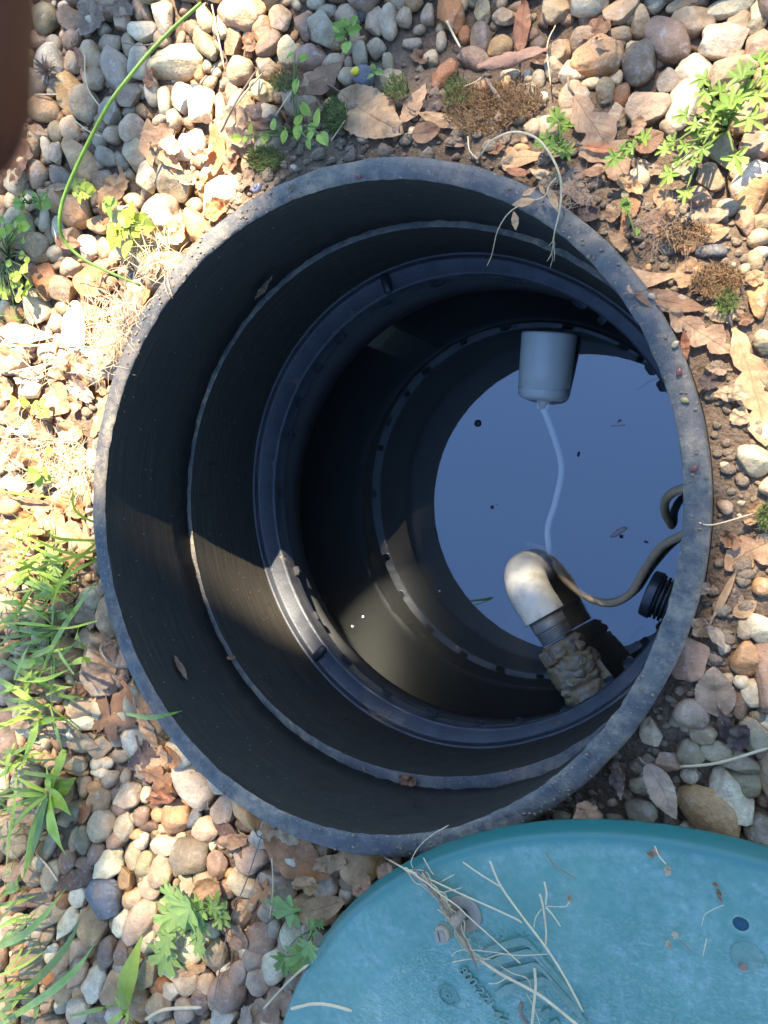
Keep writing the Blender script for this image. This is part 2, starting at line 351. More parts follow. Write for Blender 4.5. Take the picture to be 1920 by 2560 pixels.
m = MB().add(*lathe([(off(F_OUT, .0), zz(-.11), c0), (F_OUT, zz(-.02), c0), (wob(F_OUT, 0, .0012, 9, 1), zz(-.003), c0), (wob(F_OUT, -.002, .0015, 12, 2), lambda g: zz(.0004 * noise.noise(Vector((math.cos(g) * 14, math.sin(g) * 14, 3)))), c0),
    (off(F_OUT, -.008), lambda g: zz(.0008 * noise.noise(Vector((math.cos(g) * 9, math.sin(g) * 9, 8)))), c0), (off(F_IN, .006), lambda g: zz(.0008 * noise.noise(Vector((math.cos(g) * 9, math.sin(g) * 9, 12)))), c0),
    (wob(F_IN, .0012, .0014, 22, 4), zz(-.0004), c0), (wob(F_IN, -.0002, .0012, 30, 5), zz(-.0025), c0)], NA))
rim = m.build('rim', M_RIM, riser)
m = MB().add(*lathe([(F_IN, zz(-.0025), c0), (off(F_IN, .002), zz(-.06), c0), (lambda g: F_IN(g) * .3 + F_SEAM(g) * .7 - .001, zz(-.11), c0), (wob(F_SEAM, 0, .002, 25, 6), zz(-.1468), c0), (off(F_SEAM, .004), zz(-.1475), c0)], NA))
m.build('upper_wall', M_WALL, riser)
MB().add(*lathe([(off(F_SEAM, .004), zz(-.1485), c0), (off(F_LEDGE, .0012), zz(-.1485), c0), (wob(F_LEDGE, .0002, .0008, 30, 21), zz(-.1497), c0)], NA)).build('seam_ledge', M_RIM, riser)
m = MB().add(*lathe([(off(F_LEDGE, .0001), zz(-.1497), c0), (lambda g: (F_LEDGE(g) * .5 + F_FO(g) * .5) + .003, zz(-.22), c0), (off(F_FO, .0055), zz(-.297), c0)], NA))
m.build('lower_wall', M_LOWER, riser)
m = MB().add(*lathe([(off(F_FO, .007), zz(-.2965), c0), (off(F_FO, .0035), zz(-.2965), c0), (off(F_FO, .0022), zz(-.2985), c0), (off(F_FO, .0015), zz(-.304), c0), (off(F_FO, -.001), zz(-.3062), c0),
    (off(F_FI, .004), zz(-.3062), c0), (wob(F_FI, .0005, .001, 40, 7), zz(-.3075), c0), (wob(F_FI, 0, .0012, 40, 9), zz(-.3105), c0), (off(F_FI, .003), zz(-.335), c0)], NA))
flange = m.build('flange_ring', M_FLANGE, riser)
# moulded clips under the flange's inner edge and the two lugs across it
rr = random.Random(3); tabs = []
for k in range(29):
    g = R(360 / 29 * k + rr.uniform(-4.5, 4.5)); hw = rr.uniform(.005, .010); ln = rr.uniform(.004, .010)
    if rr.random() < .22: continue
    r0 = F_FI(g) + .002
    prof = [(r0, -hw), (r0 - ln * .6, -hw), (r0 - ln, -hw * .55), (r0 - ln, hw * .5), (r0 - ln * .75, hw), (r0, hw)]; z = -.326 + rr.uniform(-.004, .003)
    v = [(p * math.cos(g) - q * math.sin(g), p * math.sin(g) + q * math.cos(g), zz(z) + h + (.0015 if abs(q) < hw * .6 else 0)) for h in (-.004, 0) for p, q in prof]
    n = 6; f = [tuple(range(n - 1, -1, -1)), tuple(range(n, 2 * n))] + [(i, (i + 1) % n, n + (i + 1) % n, n + i) for i in range(n)]
    mesh_obj('clip', v, f, M_FLANGE, riser, smooth=False)
for px, py in ((966, 706), (800, 1632)):
    P = at(px, py, -.304); g = math.atan2(P[1] - RC[1], P[0] - RC[0]); e = np.array([math.cos(g), math.sin(g), 0])
    a = e * (F_FI(g) + .001) + [0, 0, zz(-.302)]; b = e * (F_FO(g) + .002) + [0, 0, zz(-.302)]
    MB().add(*tube([a, a + (b - a) * .08, a + (b - a) * .5, a + (b - a) * .92, b], [.004, .0058, .0062, .0058, .004], 14)).build('lug', M_FLANGE, riser)

tank = tag(empty('septic_tank', (RC[0], RC[1], -.6)), 'dark buried tank holding water below the riser opening', 'tank')
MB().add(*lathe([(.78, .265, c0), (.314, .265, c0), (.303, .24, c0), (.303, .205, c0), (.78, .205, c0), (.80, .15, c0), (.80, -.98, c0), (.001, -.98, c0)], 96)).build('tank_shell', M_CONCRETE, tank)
m = MB().add(*lathe([(.001, WATER_Z, RC), (.797, WATER_Z, RC), (.797, -1.55, RC), (.001, -1.55, RC)], 96))
water = tag(m.build('water', M_WATER, smooth=False), kind='structure')
for p in water.data.polygons: p.use_smooth = False

GX0, GY0, GRES = -1.30, -.95, .004; GNX, GNY = 420, 480
def vnoise(x, y, s, o):
    x = np.asarray(x); y = np.asarray(y); r = 0
    for k in range(7):
        a = o * 1.7 + k * 2.399; r = r + np.sin((x * math.cos(a) + y * math.sin(a)) * s * (1 + .37 * k) + o * (k + 1) * 1.31) / (1 + .5 * k)
    return r / 2.2
def rim_dist(x, y):
    x = np.asarray(x) - RC[0]; y = np.asarray(y) - RC[1]; g = np.arctan2(y, x)
    return np.hypot(x, y) - .3305, np.degrees(g)
def soil_band(deg):
    """how far bare soil reaches out from the rim, in metres"""
    return np.interp(deg, [-180, -150, -120, -90, -70, -45, -20, 10, 35, 60, 85, 100, 112, 125, 150, 180], [.03, .025, .012, .012, .03, .075, .085, .10, .13, .115, .11, .085, .05, .02, .02, .03])
def ground_z(x, y):
    d, deg = rim_dist(x, y); b = soil_band(deg)
    lift = np.interp(deg, [-180, -110, -80, -60, -40, -15, 20, 100, 130, 180], [.028, .02, .008, .004, .010, .028, .036, .036, .026, .028])
    near = np.clip(1 - (d - .01) / (b + .03), 0, 1)
    return -.054 + lift * near * near * (3 - 2 * near) + .003 * vnoise(x, y, 38, 1.0) + .0016 * vnoise(x, y, 120, 2.0)
na = 460; ds = np.concatenate([[0.0006, .003], np.linspace(.007, .75, 150), [.85, 1.0, 1.4, 2.5, 6, 15, 45, 120]])
v = []; f = []
for k, d in enumerate(ds):
    for j in range(na):
        g = 2 * math.pi * j / na; r = F_OUT(g) + d; x = RC[0] + r * math.cos(g); y = RC[1] + r * math.sin(g); v.append([x, y, 0])
va = np.array(v); va[:, 2] = ground_z(va[:, 0], va[:, 1])
for i in range(na * 100):
    p = va[i]; va[i, 2] += .0025 * noise.fractal(Vector((p[0] * 60, p[1] * 60, 1)), 1.0, 2.0, 4)
for k in range(len(ds) - 1):
    for j in range(na):
        j2 = (j + 1) % na; f.append((k * na + j, (k + 1) * na + j, (k + 1) * na + j2, k * na + j2))
tag(mesh_obj('ground', va, f, M_SOIL), kind='structure')

HM = np.zeros((GNY, GNX)); gy, gx = np.mgrid[0:GNY, 0:GNX]; gxw = GX0 + gx * GRES; gyw = GY0 + gy * GRES
HM[:] = ground_z(gxw, gyw); _d, _g = rim_dist(gxw, gyw); HM[_d < 0] = .001; HM[_d < -.021] = -.06
def hidx(x, y): return np.clip(((np.asarray(y) - GY0) / GRES).round().astype(int), 0, GNY - 1), np.clip(((np.asarray(x) - GX0) / GRES).round().astype(int), 0, GNX - 1)
def hget(x, y): return HM[hidx(x, y)]

# ------------------------------------------------------------------ pebbles
def stone_shape(seed, angular, sub):
    bm = bmesh.new(); bmesh.ops.create_icosphere(bm, subdivisions=sub, radius=1.0)
    V = np.array([v.co[:] for v in bm.verts]); Fc = [tuple(x.index for x in f.verts) for f in bm.faces]; bm.free()
    r = random.Random(seed); o = Vector((seed * 3.1, seed * 1.7, seed * .9)); e = r.uniform(.72, 1.0)
    V = np.sign(V) * np.abs(V) ** e; V /= (np.abs(V) ** 2.3).sum(1)[:, None] ** (1 / 2.3)
    amp = .30 if angular else .22
    for i, p in enumerate(V):
        q = Vector(p); V[i] = p * (1 + amp * noise.noise(q * .9 + o) + amp * .35 * noise.noise(q * 2.1 + o) + .025 * noise.noise(q * 6 + o))
    for k in range(7 if angular else 2):
        n = np.array([r.gauss(0, 1) for _ in range(3)]); n /= np.linalg.norm(n); d = r.uniform(.55, .85) if angular else r.uniform(.72, .9)
        s = V @ n - d; w = np.where(s > 0, s, 0); w = np.where(w > 0, w - .04 * (1 - np.exp(-w / .04)), 0); V -= w[:, None] * n
    if angular:
        for i, p in enumerate(V): V[i] = p * (1 + .03 * noise.noise(Vector(p) * 5 + o) + .02 * noise.noise(Vector(p) * 11 + o))
    V -= (V.max(0) + V.min(0)) / 2; V /= (V.max(0) - V.min(0)) / 2
    return V, Fc
SHAPES = []
for k in range(18):
    V, Fc = stone_shape(k + 1, k >= 11, 4); me = bpy.data.meshes.new('pebble'); me.from_pydata(V.tolist(), [], Fc)
    me.polygons.foreach_set('use_smooth', [True] * len(me.polygons)); me.materials.append(M_STONE); SHAPES.append(me)
SMALL = [stone_shape(k + 40, k >= 6, 2) for k in range(10)]
TINT = dict(t=(.45, .30, .165), o=(.44, .245, .10), b=(.29, .175, .10), g=(.37, .28, .17), w=(.66, .52, .32), p=(.43, .29, .17), k=(.20, .14, .085), y=(.52, .395, .225), d=(.15, .08, .045), s=(.145, .145, .14), v=(.31, .235, .12), r=(.36, .145, .05))
CNAME = dict(t='tan', o='ochre', b='brown', g='grey', w='cream', p='pinkish', k='dark brown', y='yellowish', d='dark reddish', s='slate-blue', v='olive', r='rusty orange')
STONES1 = """190,75,65,70,0,v;290,20,40,22,0,w;165,170,55,35,0,b;235,190,35,38,0,g;315,175,45,48,20,b;530,85,48,58,10,t;475,195,55,40,0,t;620,135,62,50,10,w;710,75,55,65,0,w;890,80,38,58,0,t;885,190,85,42,55,v;1045,50,105,76,0,t;1130,125,48,65,0,b;1215,85,48,60,5,p;1225,8,45,24,0,t;1165,190,72,45,-30,b;1240,220,55,65,20,y;1320,115,48,55,-30,b;1395,145,65,75,0,g;1365,10,45,28,0,w;1410,52,55,30,0,g;1500,70,55,50,0,t;1560,30,40,52,0,s;1622,105,52,66,0,p;1625,210,42,46,-20,t;1558,240,36,60,0,g;1440,272,55,36,0,t;1340,255,76,60,20,b;1345,362,46,52,0,g;1505,330,46,42,0,t;1572,338,45,55,0,s;1040,310,64,60,-30,t;1145,290,46,50,0,g;1010,180,42,70,20,b;960,120,46,52,20,g;700,170,42,36,30,t;600,265,55,78,10,y;755,265,128,76,-15,y;862,322,30,42,0,o;505,300,68,86,-10,g;393,240,52,58,-15,t;412,340,52,58,15,t;305,410,56,92,10,o;370,455,60,76,15,t;555,410,62,60,20,b;482,485,54,57,0,g;655,397,36,62,5,w;710,435,33,62,10,w;790,425,54,66,0,w;876,455,54,80,15,w;955,472,28,72,0,t;1010,400,36,52,0,g;625,490,28,46,-35,o;580,565,60,67,30,t;592,668,72,74,0,t;490,580,44,42,-20,t;430,600,31,44,0,g;457,680,54,40,35,g;525,697,28,42,-30,g;645,765,62,82,15,w;340,688,62,98,-25,o;305,562,42,62,0,t;245,570,36,50,0,v;245,665,40,57,10,t;200,640,28,62,0,w;155,747,53,61,0,p;260,757,54,46,20,g;240,865,44,57,0,o;335,920,78,78,-20,o;455,965,76,52,0,o;445,780,53,53,-20,b;480,822,29,29,0,s;560,760,31,31,0,g;575,867,52,37,15,w;130,860,36,52,10,w;185,470,76,57,10,o;256,500,30,42,0,o;155,575,36,30,0,w;195,947,29,57,10,w;378,1062,50,57,0,w;460,1072,42,52,0,p;150,1062,62,57,-40,t;215,1020,22,42,0,t;250,1090,42,42,0,y;905,832,46,46,0,o;790,640,46,66,0,w;850,612,45,60,0,w;870,700,45,32,20,t;750,512,42,46,0,w;1010,772,42,47,0,g;1110,815,18,20,0,g;560,200,40,52,0,t;375,10,46,20,0,g;600,40,30,46,0,t;632,60,26,42,0,t;700,10,36,22,0,y;450,130,36,31,0,g;560,480,36,36,0,g;700,260,30,40,0,t;900,360,40,30,0,t;940,560,40,40,0,t;1210,410,35,35,0,g;1240,330,30,25,0,v;830,120,40,35,20,b;770,720,50,35,-20,t;700,860,40,30,0,w;840,890,45,40,0,t;1000,640,40,40,0,b;300,480,30,28,0,o"""
STONES2 = """20,100,42,76,0,p;85,80,42,46,0,t;190,70,42,47,0,p;290,72,60,82,0,r;425,65,40,56,20,v;525,76,60,43,0,t;350,152,29,40,0,r;420,175,50,72,10,k;502,207,56,52,0,o;690,90,32,36,0,b;742,40,62,62,20,t;206,255,33,37,0,y;262,328,78,45,-50,r;388,255,72,46,15,b;416,405,38,60,20,o;520,377,44,46,0,o;40,358,52,60,0,v;20,275,26,46,0,v;250,180,25,42,0,g;730,302,50,47,0,y;668,347,31,46,0,g;685,421,26,26,0,w;762,222,56,52,-10,t;816,322,56,52,0,w;926,256,110,86,15,o;1102,277,76,102,10,k;868,190,66,72,0,b;1020,52,86,62,0,t;882,62,46,62,10,t;1107,92,46,66,0,y;1225,177,122,84,55,b;1326,122,106,76,15,p;1461,191,100,72,5,w;1492,30,126,56,-15,w;1312,20,92,37,5,t;1530,97,51,46,0,t;1622,60,42,67,0,w;1605,112,46,52,0,g;1632,212,66,72,-30,p;1172,20,52,42,0,w;1022,152,56,37,0,g;1337,312,82,72,10,w;1235,352,56,64,0,g;1482,322,92,82,-20,t;1640,332,42,47,0,t;1135,471,94,87,15,p;820,426,67,66,0,t;800,502,42,52,0,t;958,402,42,62,0,v;1024,417,38,56,10,r;890,362,50,26,0,y;1004,342,32,42,0,y;1288,456,118,70,-62,w;1382,452,60,62,0,t;1572,512,76,76,0,t;1387,562,62,52,0,t;1460,642,60,96,-10,v;1602,627,92,82,-20,b;1640,482,40,46,0,t;1410,772,60,66,0,b;1577,788,98,62,-50,w;1592,860,112,60,-50,o;1347,862,66,52,10,b;1626,962,50,37,0,v;1622,1032,47,46,0,t;1628,1095,42,27,0,w;1410,1086,72,30,0,s;642,552,46,43,-20,p;712,552,53,46,0,t;1012,502,46,56,0,t;886,530,26,40,0,g;1100,772,50,50,0,t;1558,962,42,60,0,b;580,30,50,30,0,t;640,150,30,30,0,b;120,190,45,25,10,p;1000,230,40,50,0,b;1560,280,60,40,0,t;1230,560,40,50,0,g;1520,420,60,60,0,g;1300,720,60,50,0,t;1480,900,50,40,0,g;1540,720,45,60,10,g;60,20,40,30,0,t;130,20,45,30,0,o;330,20,40,35,0,t;400,10,40,25,0,v"""
STONES4 = """1622,182,50,90,0,o;1600,20,36,46,0,v;1597,886,80,66,20,y;1642,545,32,52,0,v;1642,372,46,56,0,g;1470,905,20,16,0,w;1560,60,30,25,0,g;1648,760,30,40,0,w"""
STONES6 = """1326,632,72,107,8,b;1326,870,76,66,0,p;1371,957,63,46,10,t;1155,946,49,61,0,p;1560,632,62,82,10,o;1622,502,56,72,-10,w;1560,502,42,46,-30,g;1541,732,33,33,0,w;1596,782,53,62,0,w;1540,832,39,67,0,b;1656,702,62,168,0,b;1612,882,36,31,0,v;1641,912,30,50,0,w;1602,962,72,82,0,v;1326,1042,62,62,10,v;1431,1032,72,52,20,y;1240,1082,66,47,10,t;1546,1082,92,62,0,v;1632,322,41,41,0,o;1640,1032,40,42,0,b;1260,905,30,25,0,g;1480,720,30,26,0,g;1300,930,24,20,0,p"""
STONES8 = """1395,182,152,117,20,o;1502,112,86,127,-15,w;1622,272,92,87,20,g;1562,62,82,62,0,v;1110,192,72,57,0,g;880,207,66,36,0,p;1216,112,43,52,0,v;1110,72,56,46,0,g;1160,22,62,32,0,t;770,212,46,27,0,g;1531,312,52,42,0,b;1000,217,42,20,0,g;1640,132,32,42,0,b;1320,30,40,40,0,w"""
STONES5 = """395,552,74,62,-10,t;436,456,36,42,0,o;170,547,42,52,0,w;120,572,36,40,0,t;80,602,40,24,0,w;256,602,31,52,0,t;361,907,57,43,-15,w;440,1012,41,57,25,t;516,962,52,57,0,t;80,992,36,52,0,t;260,992,46,42,0,b;326,1086,52,37,0,t;431,1086,42,32,0,w;346,362,42,37,0,t;190,812,26,32,0,t;491,672,24,24,0,w;521,1052,42,32,0,t;190,602,30,32,0,w;310,722,27,27,0,w;236,507,22,42,0,t;526,702,37,57,0,b;156,612,22,27,0,t;460,1082,36,27,0,w;400,490,24,22,0,t;60,520,40,34,0,b;40,700,45,36,0,t;120,760,45,40,0,p;150,1060,50,38,0,t;30,880,44,36,0,b;210,1080,44,36,0,t;20,610,36,30,0,o;240,860,44,34,0,b;590,1085,36,30,0,p;410,780,40,28,0,b"""
STONES7 = """560,116,60,56,20,y;436,137,54,57,-20,o;366,77,33,52,0,t;411,87,36,33,0,o;331,15,57,20,0,o;431,15,46,32,0,w;481,46,46,40,0,t;546,36,26,37,0,t;500,117,24,37,0,b;441,247,66,77,25,t;521,177,37,37,0,b;536,252,51,64,0,y;616,206,43,43,0,b;596,286,42,24,0,o;501,302,47,47,0,b;366,307,37,67,0,v;416,361,42,52,0,b;321,312,24,62,0,t;476,407,67,62,-30,w;541,480,43,64,0,o;366,412,52,34,0,b;191,357,37,40,0,o;291,407,40,52,0,b;170,417,37,42,0,w;331,182,62,47,0,v;691,197,37,37,0,o;761,207,67,77,0,o;841,217,43,43,0,s;891,267,62,57,0,t;976,167,67,66,20,p;1061,242,42,37,0,b;801,102,30,42,0,t;851,72,24,24,0,w;716,337,72,47,-10,w;816,377,97,77,5,k;616,317,30,42,0,w;581,377,40,62,0,t;631,417,40,57,0,v;700,447,52,74,-10,t;941,417,50,67,0,b;1086,372,76,82,0,p;991,457,32,27,0,o;656,507,52,60,-20,p;451,557,97,87,20,s;336,472,77,44,-20,d;346,552,47,50,0,w;286,562,37,47,0,r;570,567,62,44,-35,t;616,652,67,97,25,p;531,667,40,57,0,w;406,672,67,87,0,o;301,662,42,62,20,w;211,627,77,52,-20,t;181,552,67,47,0,b;61,452,57,42,0,b;811,537,64,67,0,g;761,592,57,57,0,g;986,522,47,47,0,b;646,742,32,57,0,w;541,787,50,77,0,b;466,792,47,62,0,b;151,707,47,62,0,w;206,722,32,47,0,t;346,777,52,62,0,p;341,872,52,62,0,p;151,822,57,82,0,v;86,832,42,92,0,o;271,832,42,62,0,t;226,802,32,42,0,w;411,932,57,72,0,w;336,952,34,52,0,t;501,947,52,77,0,o;281,947,57,72,0,v;216,907,37,37,0,r;216,1002,42,62,0,t;641,882,57,57,0,v;601,1002,52,97,-15,o;691,947,52,40,15,r;831,782,62,67,0,w;936,807,57,72,0,v;821,907,64,67,0,t;891,932,47,57,0,t;981,967,80,82,0,b;966,872,42,42,0,w;1036,882,50,52,0,p;1096,827,54,57,0,p;1131,727,77,67,0,b;1041,652,42,62,0,t;1191,847,62,77,0,w;1271,717,62,67,0,w;1231,767,42,47,0,p;1351,702,52,42,0,w;1411,507,57,67,0,w;1506,492,44,37,0,p;1501,547,42,37,0,w;1126,912,62,62,0,t;971,1082,67,57,0,w;801,1042,57,57,0,p;871,1002,47,62,0,b;691,1022,62,62,0,p;741,962,62,42,0,w;441,1072,62,47,0,p;341,1042,62,62,0,w;275,1012,32,47,0,w;501,1062,42,52,0,w;81,692,57,62,0,t;31,702,42,62,0,w;91,577,42,42,0,b;1181,692,42,42,0,g;1281,802,52,47,0,p;771,747,52,72,0,p;691,672,37,37,0,t;1331,832,42,52,0,t;1151,622,42,42,0,g;521,852,32,32,0,g;1271,932,42,52,0,p;1231,1022,37,47,0,t;12,542,27,42,0,b;216,332,32,62,0,g;276,222,37,37,0,t;131,962,42,42,0,t;631,112,27,37,0,w;641,252,47,27,0,d;701,262,27,22,0,t;781,292,27,22,0,t;590,210,26,30,0,w;860,620,45,45,0,b;910,700,45,42,0,w;1080,590,40,36,0,t;1060,790,36,30,0,w;940,1010,40,40,0,t;1180,1000,40,50,0,p;40,610,36,34,0,t;60,980,44,40,0,b;130,1060,50,40,0,t;40,1080,44,40,0,v;560,940,26,40,0,t;430,860,40,36,0,g;390,780,30,40,0,o"""
STONES3 = """206,102,52,72,-15,r;276,147,57,57,-10,k;150,227,77,87,0,w;251,292,40,44,0,g;306,52,46,46,0,g;160,12,62,27,0,o;240,12,42,20,0,w;370,12,52,22,0,t;270,222,37,37,0,v;326,252,43,62,0,w;406,262,67,62,0,o;211,422,57,47,0,w;591,97,29,37,0,s;131,577,52,42,0,w;61,262,47,52,0,o;451,52,62,42,0,o;111,742,62,42,0,w;41,1082,52,42,0,o;401,882,27,52,0,w;181,802,42,42,0,b;30,480,40,40,0,t;250,450,44,36,0,b;470,120,40,36,0,b;60,60,46,40,0,t;30,160,40,36,0,b"""
CROPS = dict(a=(0, 0), b=(960, 0), c=(0, 640), d=(960, 640), e=(0, 1280), f=(960, 1280), g=(0, 1920), h=(960, 1920))
ZS = 960 / 1659
def cpx(crop, x, y): return CROPS[crop][0] + x * ZS, CROPS[crop][1] + y * ZS
def stone_from_px(px, py, rx, ry, ang, c):
    P0 = at(px, py, -.035); k = kscale(P0); th = math.atan2(math.hypot(P0[0], P0[1]), CAM_H + .035)
    a, b = rx / k, ry / k; g = R(-ang); ca, sa = math.cos(g), math.sin(g)
    Rm = np.array([[ca, -sa], [sa, ca]]); Sg = Rm @ np.diag([a * a, b * b]) @ Rm.T
    h = .66 * min(a, b) + .08 * max(a, b)
    e = np.array([P0[0], P0[1]]) / (np.hypot(P0[0], P0[1]) + 1e-9); n = np.array([-e[1], e[0]])
    B = np.c_[e, n]; T = B.T @ Sg @ B; ct, st = math.cos(th), math.sin(th)
    T[0, 0] = max((T[0, 0] - (h * st) ** 2), .35 * T[0, 0]) / ct ** 2; T[0, 1] /= ct; T[1, 0] /= ct
    if np.linalg.det(T) < 1e-10: T = np.diag([a * a, b * b])
    ev, U = np.linalg.eigh(B @ T @ B.T); ev = np.sqrt(np.maximum(ev, 1e-6))
    zc = float(ground_z(P0[0], P0[1])) + h * .55; P = at(px, py, zc)
    return dict(x=P[0], y=P[1], z=zc, a=float(ev[1]), b=float(min(ev[0], ev[1])), h=float(h), rot=math.atan2(U[1, 1], U[0, 1]), c=c, px=px, py=py, ap=math.sqrt(rx * ry))
stones = []
for crop, S in (('a', STONES1), ('b', STONES2), ('c', STONES3), ('d', STONES4), ('e', STONES5), ('f', STONES6), ('g', STONES7), ('h', STONES8)):
    for e in S.split(';'):
        q = e.split(','); px, py = cpx(crop, float(q[0]), float(q[1]))
        stones.append(stone_from_px(px, py, float(q[2]) * ZS * .99, float(q[3]) * ZS * .99, float(q[4]), q[5]))
def stamp(s, sh=.9, solid=None):
    r = int(s['a'] / GRES) + 2; iy, ix = hidx(s['x'], s['y'])
    y0, y1, x0, x1 = max(iy - r, 0), min(iy + r + 1, GNY), max(ix - r, 0), min(ix + r + 1, GNX)
    dx = gxw[y0:y1, x0:x1] - s['x']; dy = gyw[y0:y1, x0:x1] - s['y']; c, n = math.cos(s['rot']), math.sin(s['rot'])
    q = ((dx * c + dy * n) / s['a']) ** 2 + ((dy * c - dx * n) / s['b']) ** 2
    if solid is not None: solid[y0:y1, x0:x1] |= q < sh * sh
    HM[y0:y1, x0:x1] = np.where(q < 1, np.maximum(HM[y0:y1, x0:x1], s['z'] + s['h'] * np.sqrt(np.clip(1 - q, 0, 1))), HM[y0:y1, x0:x1])
solid = _d < .004
for s in stones: stamp(s, .92, solid)
n_manual = len(stones)
MIX = 'ttttttoobbbbggwwwppyyyvvk'
def soil_zone(x, y, px, py):
    d, deg = rim_dist(x, y)
    if d < float(soil_band(deg)): return .06 if -60 < deg < 120 else .35
    if 960 < px < 1420 and 80 < py < 400: return .12
    if px > 1560 and 560 < py < 1420 and d < .25: return .10
    if px < 360 and 930 < py < 1500: return .35
    return 1.0
LIDC = np.array([-.046, -.631]); LIDR, LIDT, LIDI = .391, .08, .347
for k in range(52000):
    x = RNG.uniform(-1.25, .22); y = RNG.uniform(-.9, .85)
    if math.hypot(x - LIDC[0], y - LIDC[1]) < LIDR - .05: continue
    fr = k / 52000; r = (.021 * (1 - fr) ** 1.3 + .0055) * RNG.uniform(.85, 1.15)
    iy, ix = hidx(x, y)
    if solid[iy, ix]: continue
    aa = r * RNG.uniform(1.0, 1.35); bb = r * r / aa; rot = RNG.uniform(0, math.pi); hit = 0
    for t in np.linspace(0, 2 * math.pi, 8, endpoint=False):
        ux, uy = aa * .8 * math.cos(t), bb * .8 * math.sin(t); jy, jx = hidx(x + ux * math.cos(rot) - uy * math.sin(rot), y + ux * math.sin(rot) + uy * math.cos(rot)); hit += solid[jy, jx]
    if hit > 1: continue
    z = float(ground_z(x, y)); px, py = proj((x, y, z))
    zn = soil_zone(x, y, px, py)
    if RNG.random() > zn or (zn < .5 and r > .010): continue
    h = r * RNG.uniform(.6, .85)
    s = dict(x=x, y=y, z=z + h * .4, a=aa, b=bb, h=h, rot=rot, c=MIX[int(RNG.integers(len(MIX)))], px=px, py=py, ap=kscale((x, y, z)) * r)
    stones.append(s); stamp(s, .9, solid)
n_fill = len(stones) - n_manual
def in_frame(s): return -10 < s['px'] < 1930 and -10 < s['py'] < 2570
def seen(s):
    d = math.hypot(s['x'] - LIDC[0], s['y'] - LIDC[1]); return in_frame(s) and d > LIDR - .01 and not (s['px'] < 110 and s['py'] < 520)
order = sorted([s for s in stones if seen(s)], key=lambda s: -s['ap']); single = order[:300]; sid = {id(s) for s in single}
PEBBLES = []
for s in single:
    ang = s['ap'] > 0 and RNG.random() < .5; me = SHAPES[int(RNG.integers(11, 18)) if ang else int(RNG.integers(0, 11))]
    o = bpy.data.objects.new('pebble', me); COL.objects.link(o); o.location = (s['x'], s['y'], s['z'])
    o.rotation_euler = (RNG.normal(0, .12), RNG.normal(0, .12), s['rot'] + (math.pi if RNG.random() < .5 else 0)); o.scale = (s['a'], s['b'], s['h'])
    t = np.array(TINT[s['c']]) * RNG.uniform(.86, 1.16) * RNG.uniform(.95, 1.05, 3); o.color = (*t, 1)
    s['ang'] = ang; PEBBLES.append((o, s))
# the smaller gravel between them, one joined mass
gv, gf, gt = [], [], []; nv = 0
def add_gravel(x, y, z, a, b, h, rot, c):
    global nv
    V, Fc = SMALL[int(RNG.integers(len(SMALL)))]; q = V * [a, b, h]; cr, sr = math.cos(rot), math.sin(rot)
    tx = RNG.normal(0, .2); q = np.c_[q[:, 0], q[:, 1] * math.cos(tx) - q[:, 2] * math.sin(tx), q[:, 1] * math.sin(tx) + q[:, 2] * math.cos(tx)]
    q = np.c_[q[:, 0] * cr - q[:, 1] * sr + x, q[:, 0] * sr + q[:, 1] * cr + y, q[:, 2] + z]
    gv.append(q); gf.append(np.array(Fc) + nv); nv += len(q); t = np.array(TINT[c]) * RNG.uniform(.82, 1.15); gt.append(np.tile([*t, RNG.random()], (len(q), 1)))
for s in stones:
    if id(s) not in sid: add_gravel(s['x'], s['y'], s['z'], s['a'], s['b'], s['h'], s['rot'], s['c'])
for k in range(5200):
    x = RNG.uniform(-1.25, .2); y = RNG.uniform(-.9, .85); d, deg = rim_dist(x, y); z = float(ground_z(x, y)); px, py = proj((x, y, z))
    if d < .006 or math.hypot(x - LIDC[0], y - LIDC[1]) < LIDR - .06 or RNG.random() > max(.3, soil_zone(x, y, px, py)): continue
    r = RNG.uniform(.0025, .0075) if soil_zone(x, y, px, py) > .5 else RNG.uniform(.0012, .004)
    add_gravel(x, y, z + r * .2, r * 1.2, r * .9, r * .7, RNG.uniform(0, 3.1), MIX[int(RNG.integers(len(MIX)))])
gv = np.concatenate(gv); gf = np.concatenate(gf); gt = np.concatenate(gt)
gravel = tag(mesh_obj('gravel', gv.tolist(), gf.tolist(), M_GRAVEL), kind='stuff')
at_ = gravel.data.color_attributes.new('tint', 'FLOAT_COLOR', 'POINT'); at_.data.foreach_set('color', gt.astype(np.float32).ravel())
# soil crumbs
mb = MB(); 
for k in range(1500):
    deg = RNG.uniform(-75, 118) if k % 5 else RNG.uniform(118, 285); g = R(deg); d = abs(RNG.normal(0, .06)) + .004; rr_ = F_OUT(g) + d; x = RC[0] + rr_ * math.cos(g); y = RC[1] + rr_ * math.sin(g)
    if d > .15: continue
    r = RNG.uniform(.0012, .0045) * (1 if k % 7 else 1.8); V, Fc = SMALL[int(RNG.integers(6, 10))]; mb.add((V * [r, r * RNG.uniform(.6, 1), r * .7] + [x, y, float(ground_z(x, y)) + r * .3]).tolist(), Fc)
for k in range(170):                                               # crumbs lying on the rim
    deg = RNG.choice([RNG.uniform(-70, 60), RNG.uniform(-120, -40), RNG.uniform(95, 150)]); g = R(deg); rr_ = RNG.uniform(F_IN(g) + .001, F_OUT(g) - .001); r = RNG.uniform(.0006, .0018)
    V, Fc = SMALL[int(RNG.integers(6, 10))]; mb.add((V * [r, r * RNG.uniform(.5, 1), r * .6] + [RC[0] + rr_ * math.cos(g), RC[1] + rr_ * math.sin(g), r * .35 + .0004]).tolist(), Fc)
tag(mb.build('soil_crumbs', M_MUD), kind='stuff')

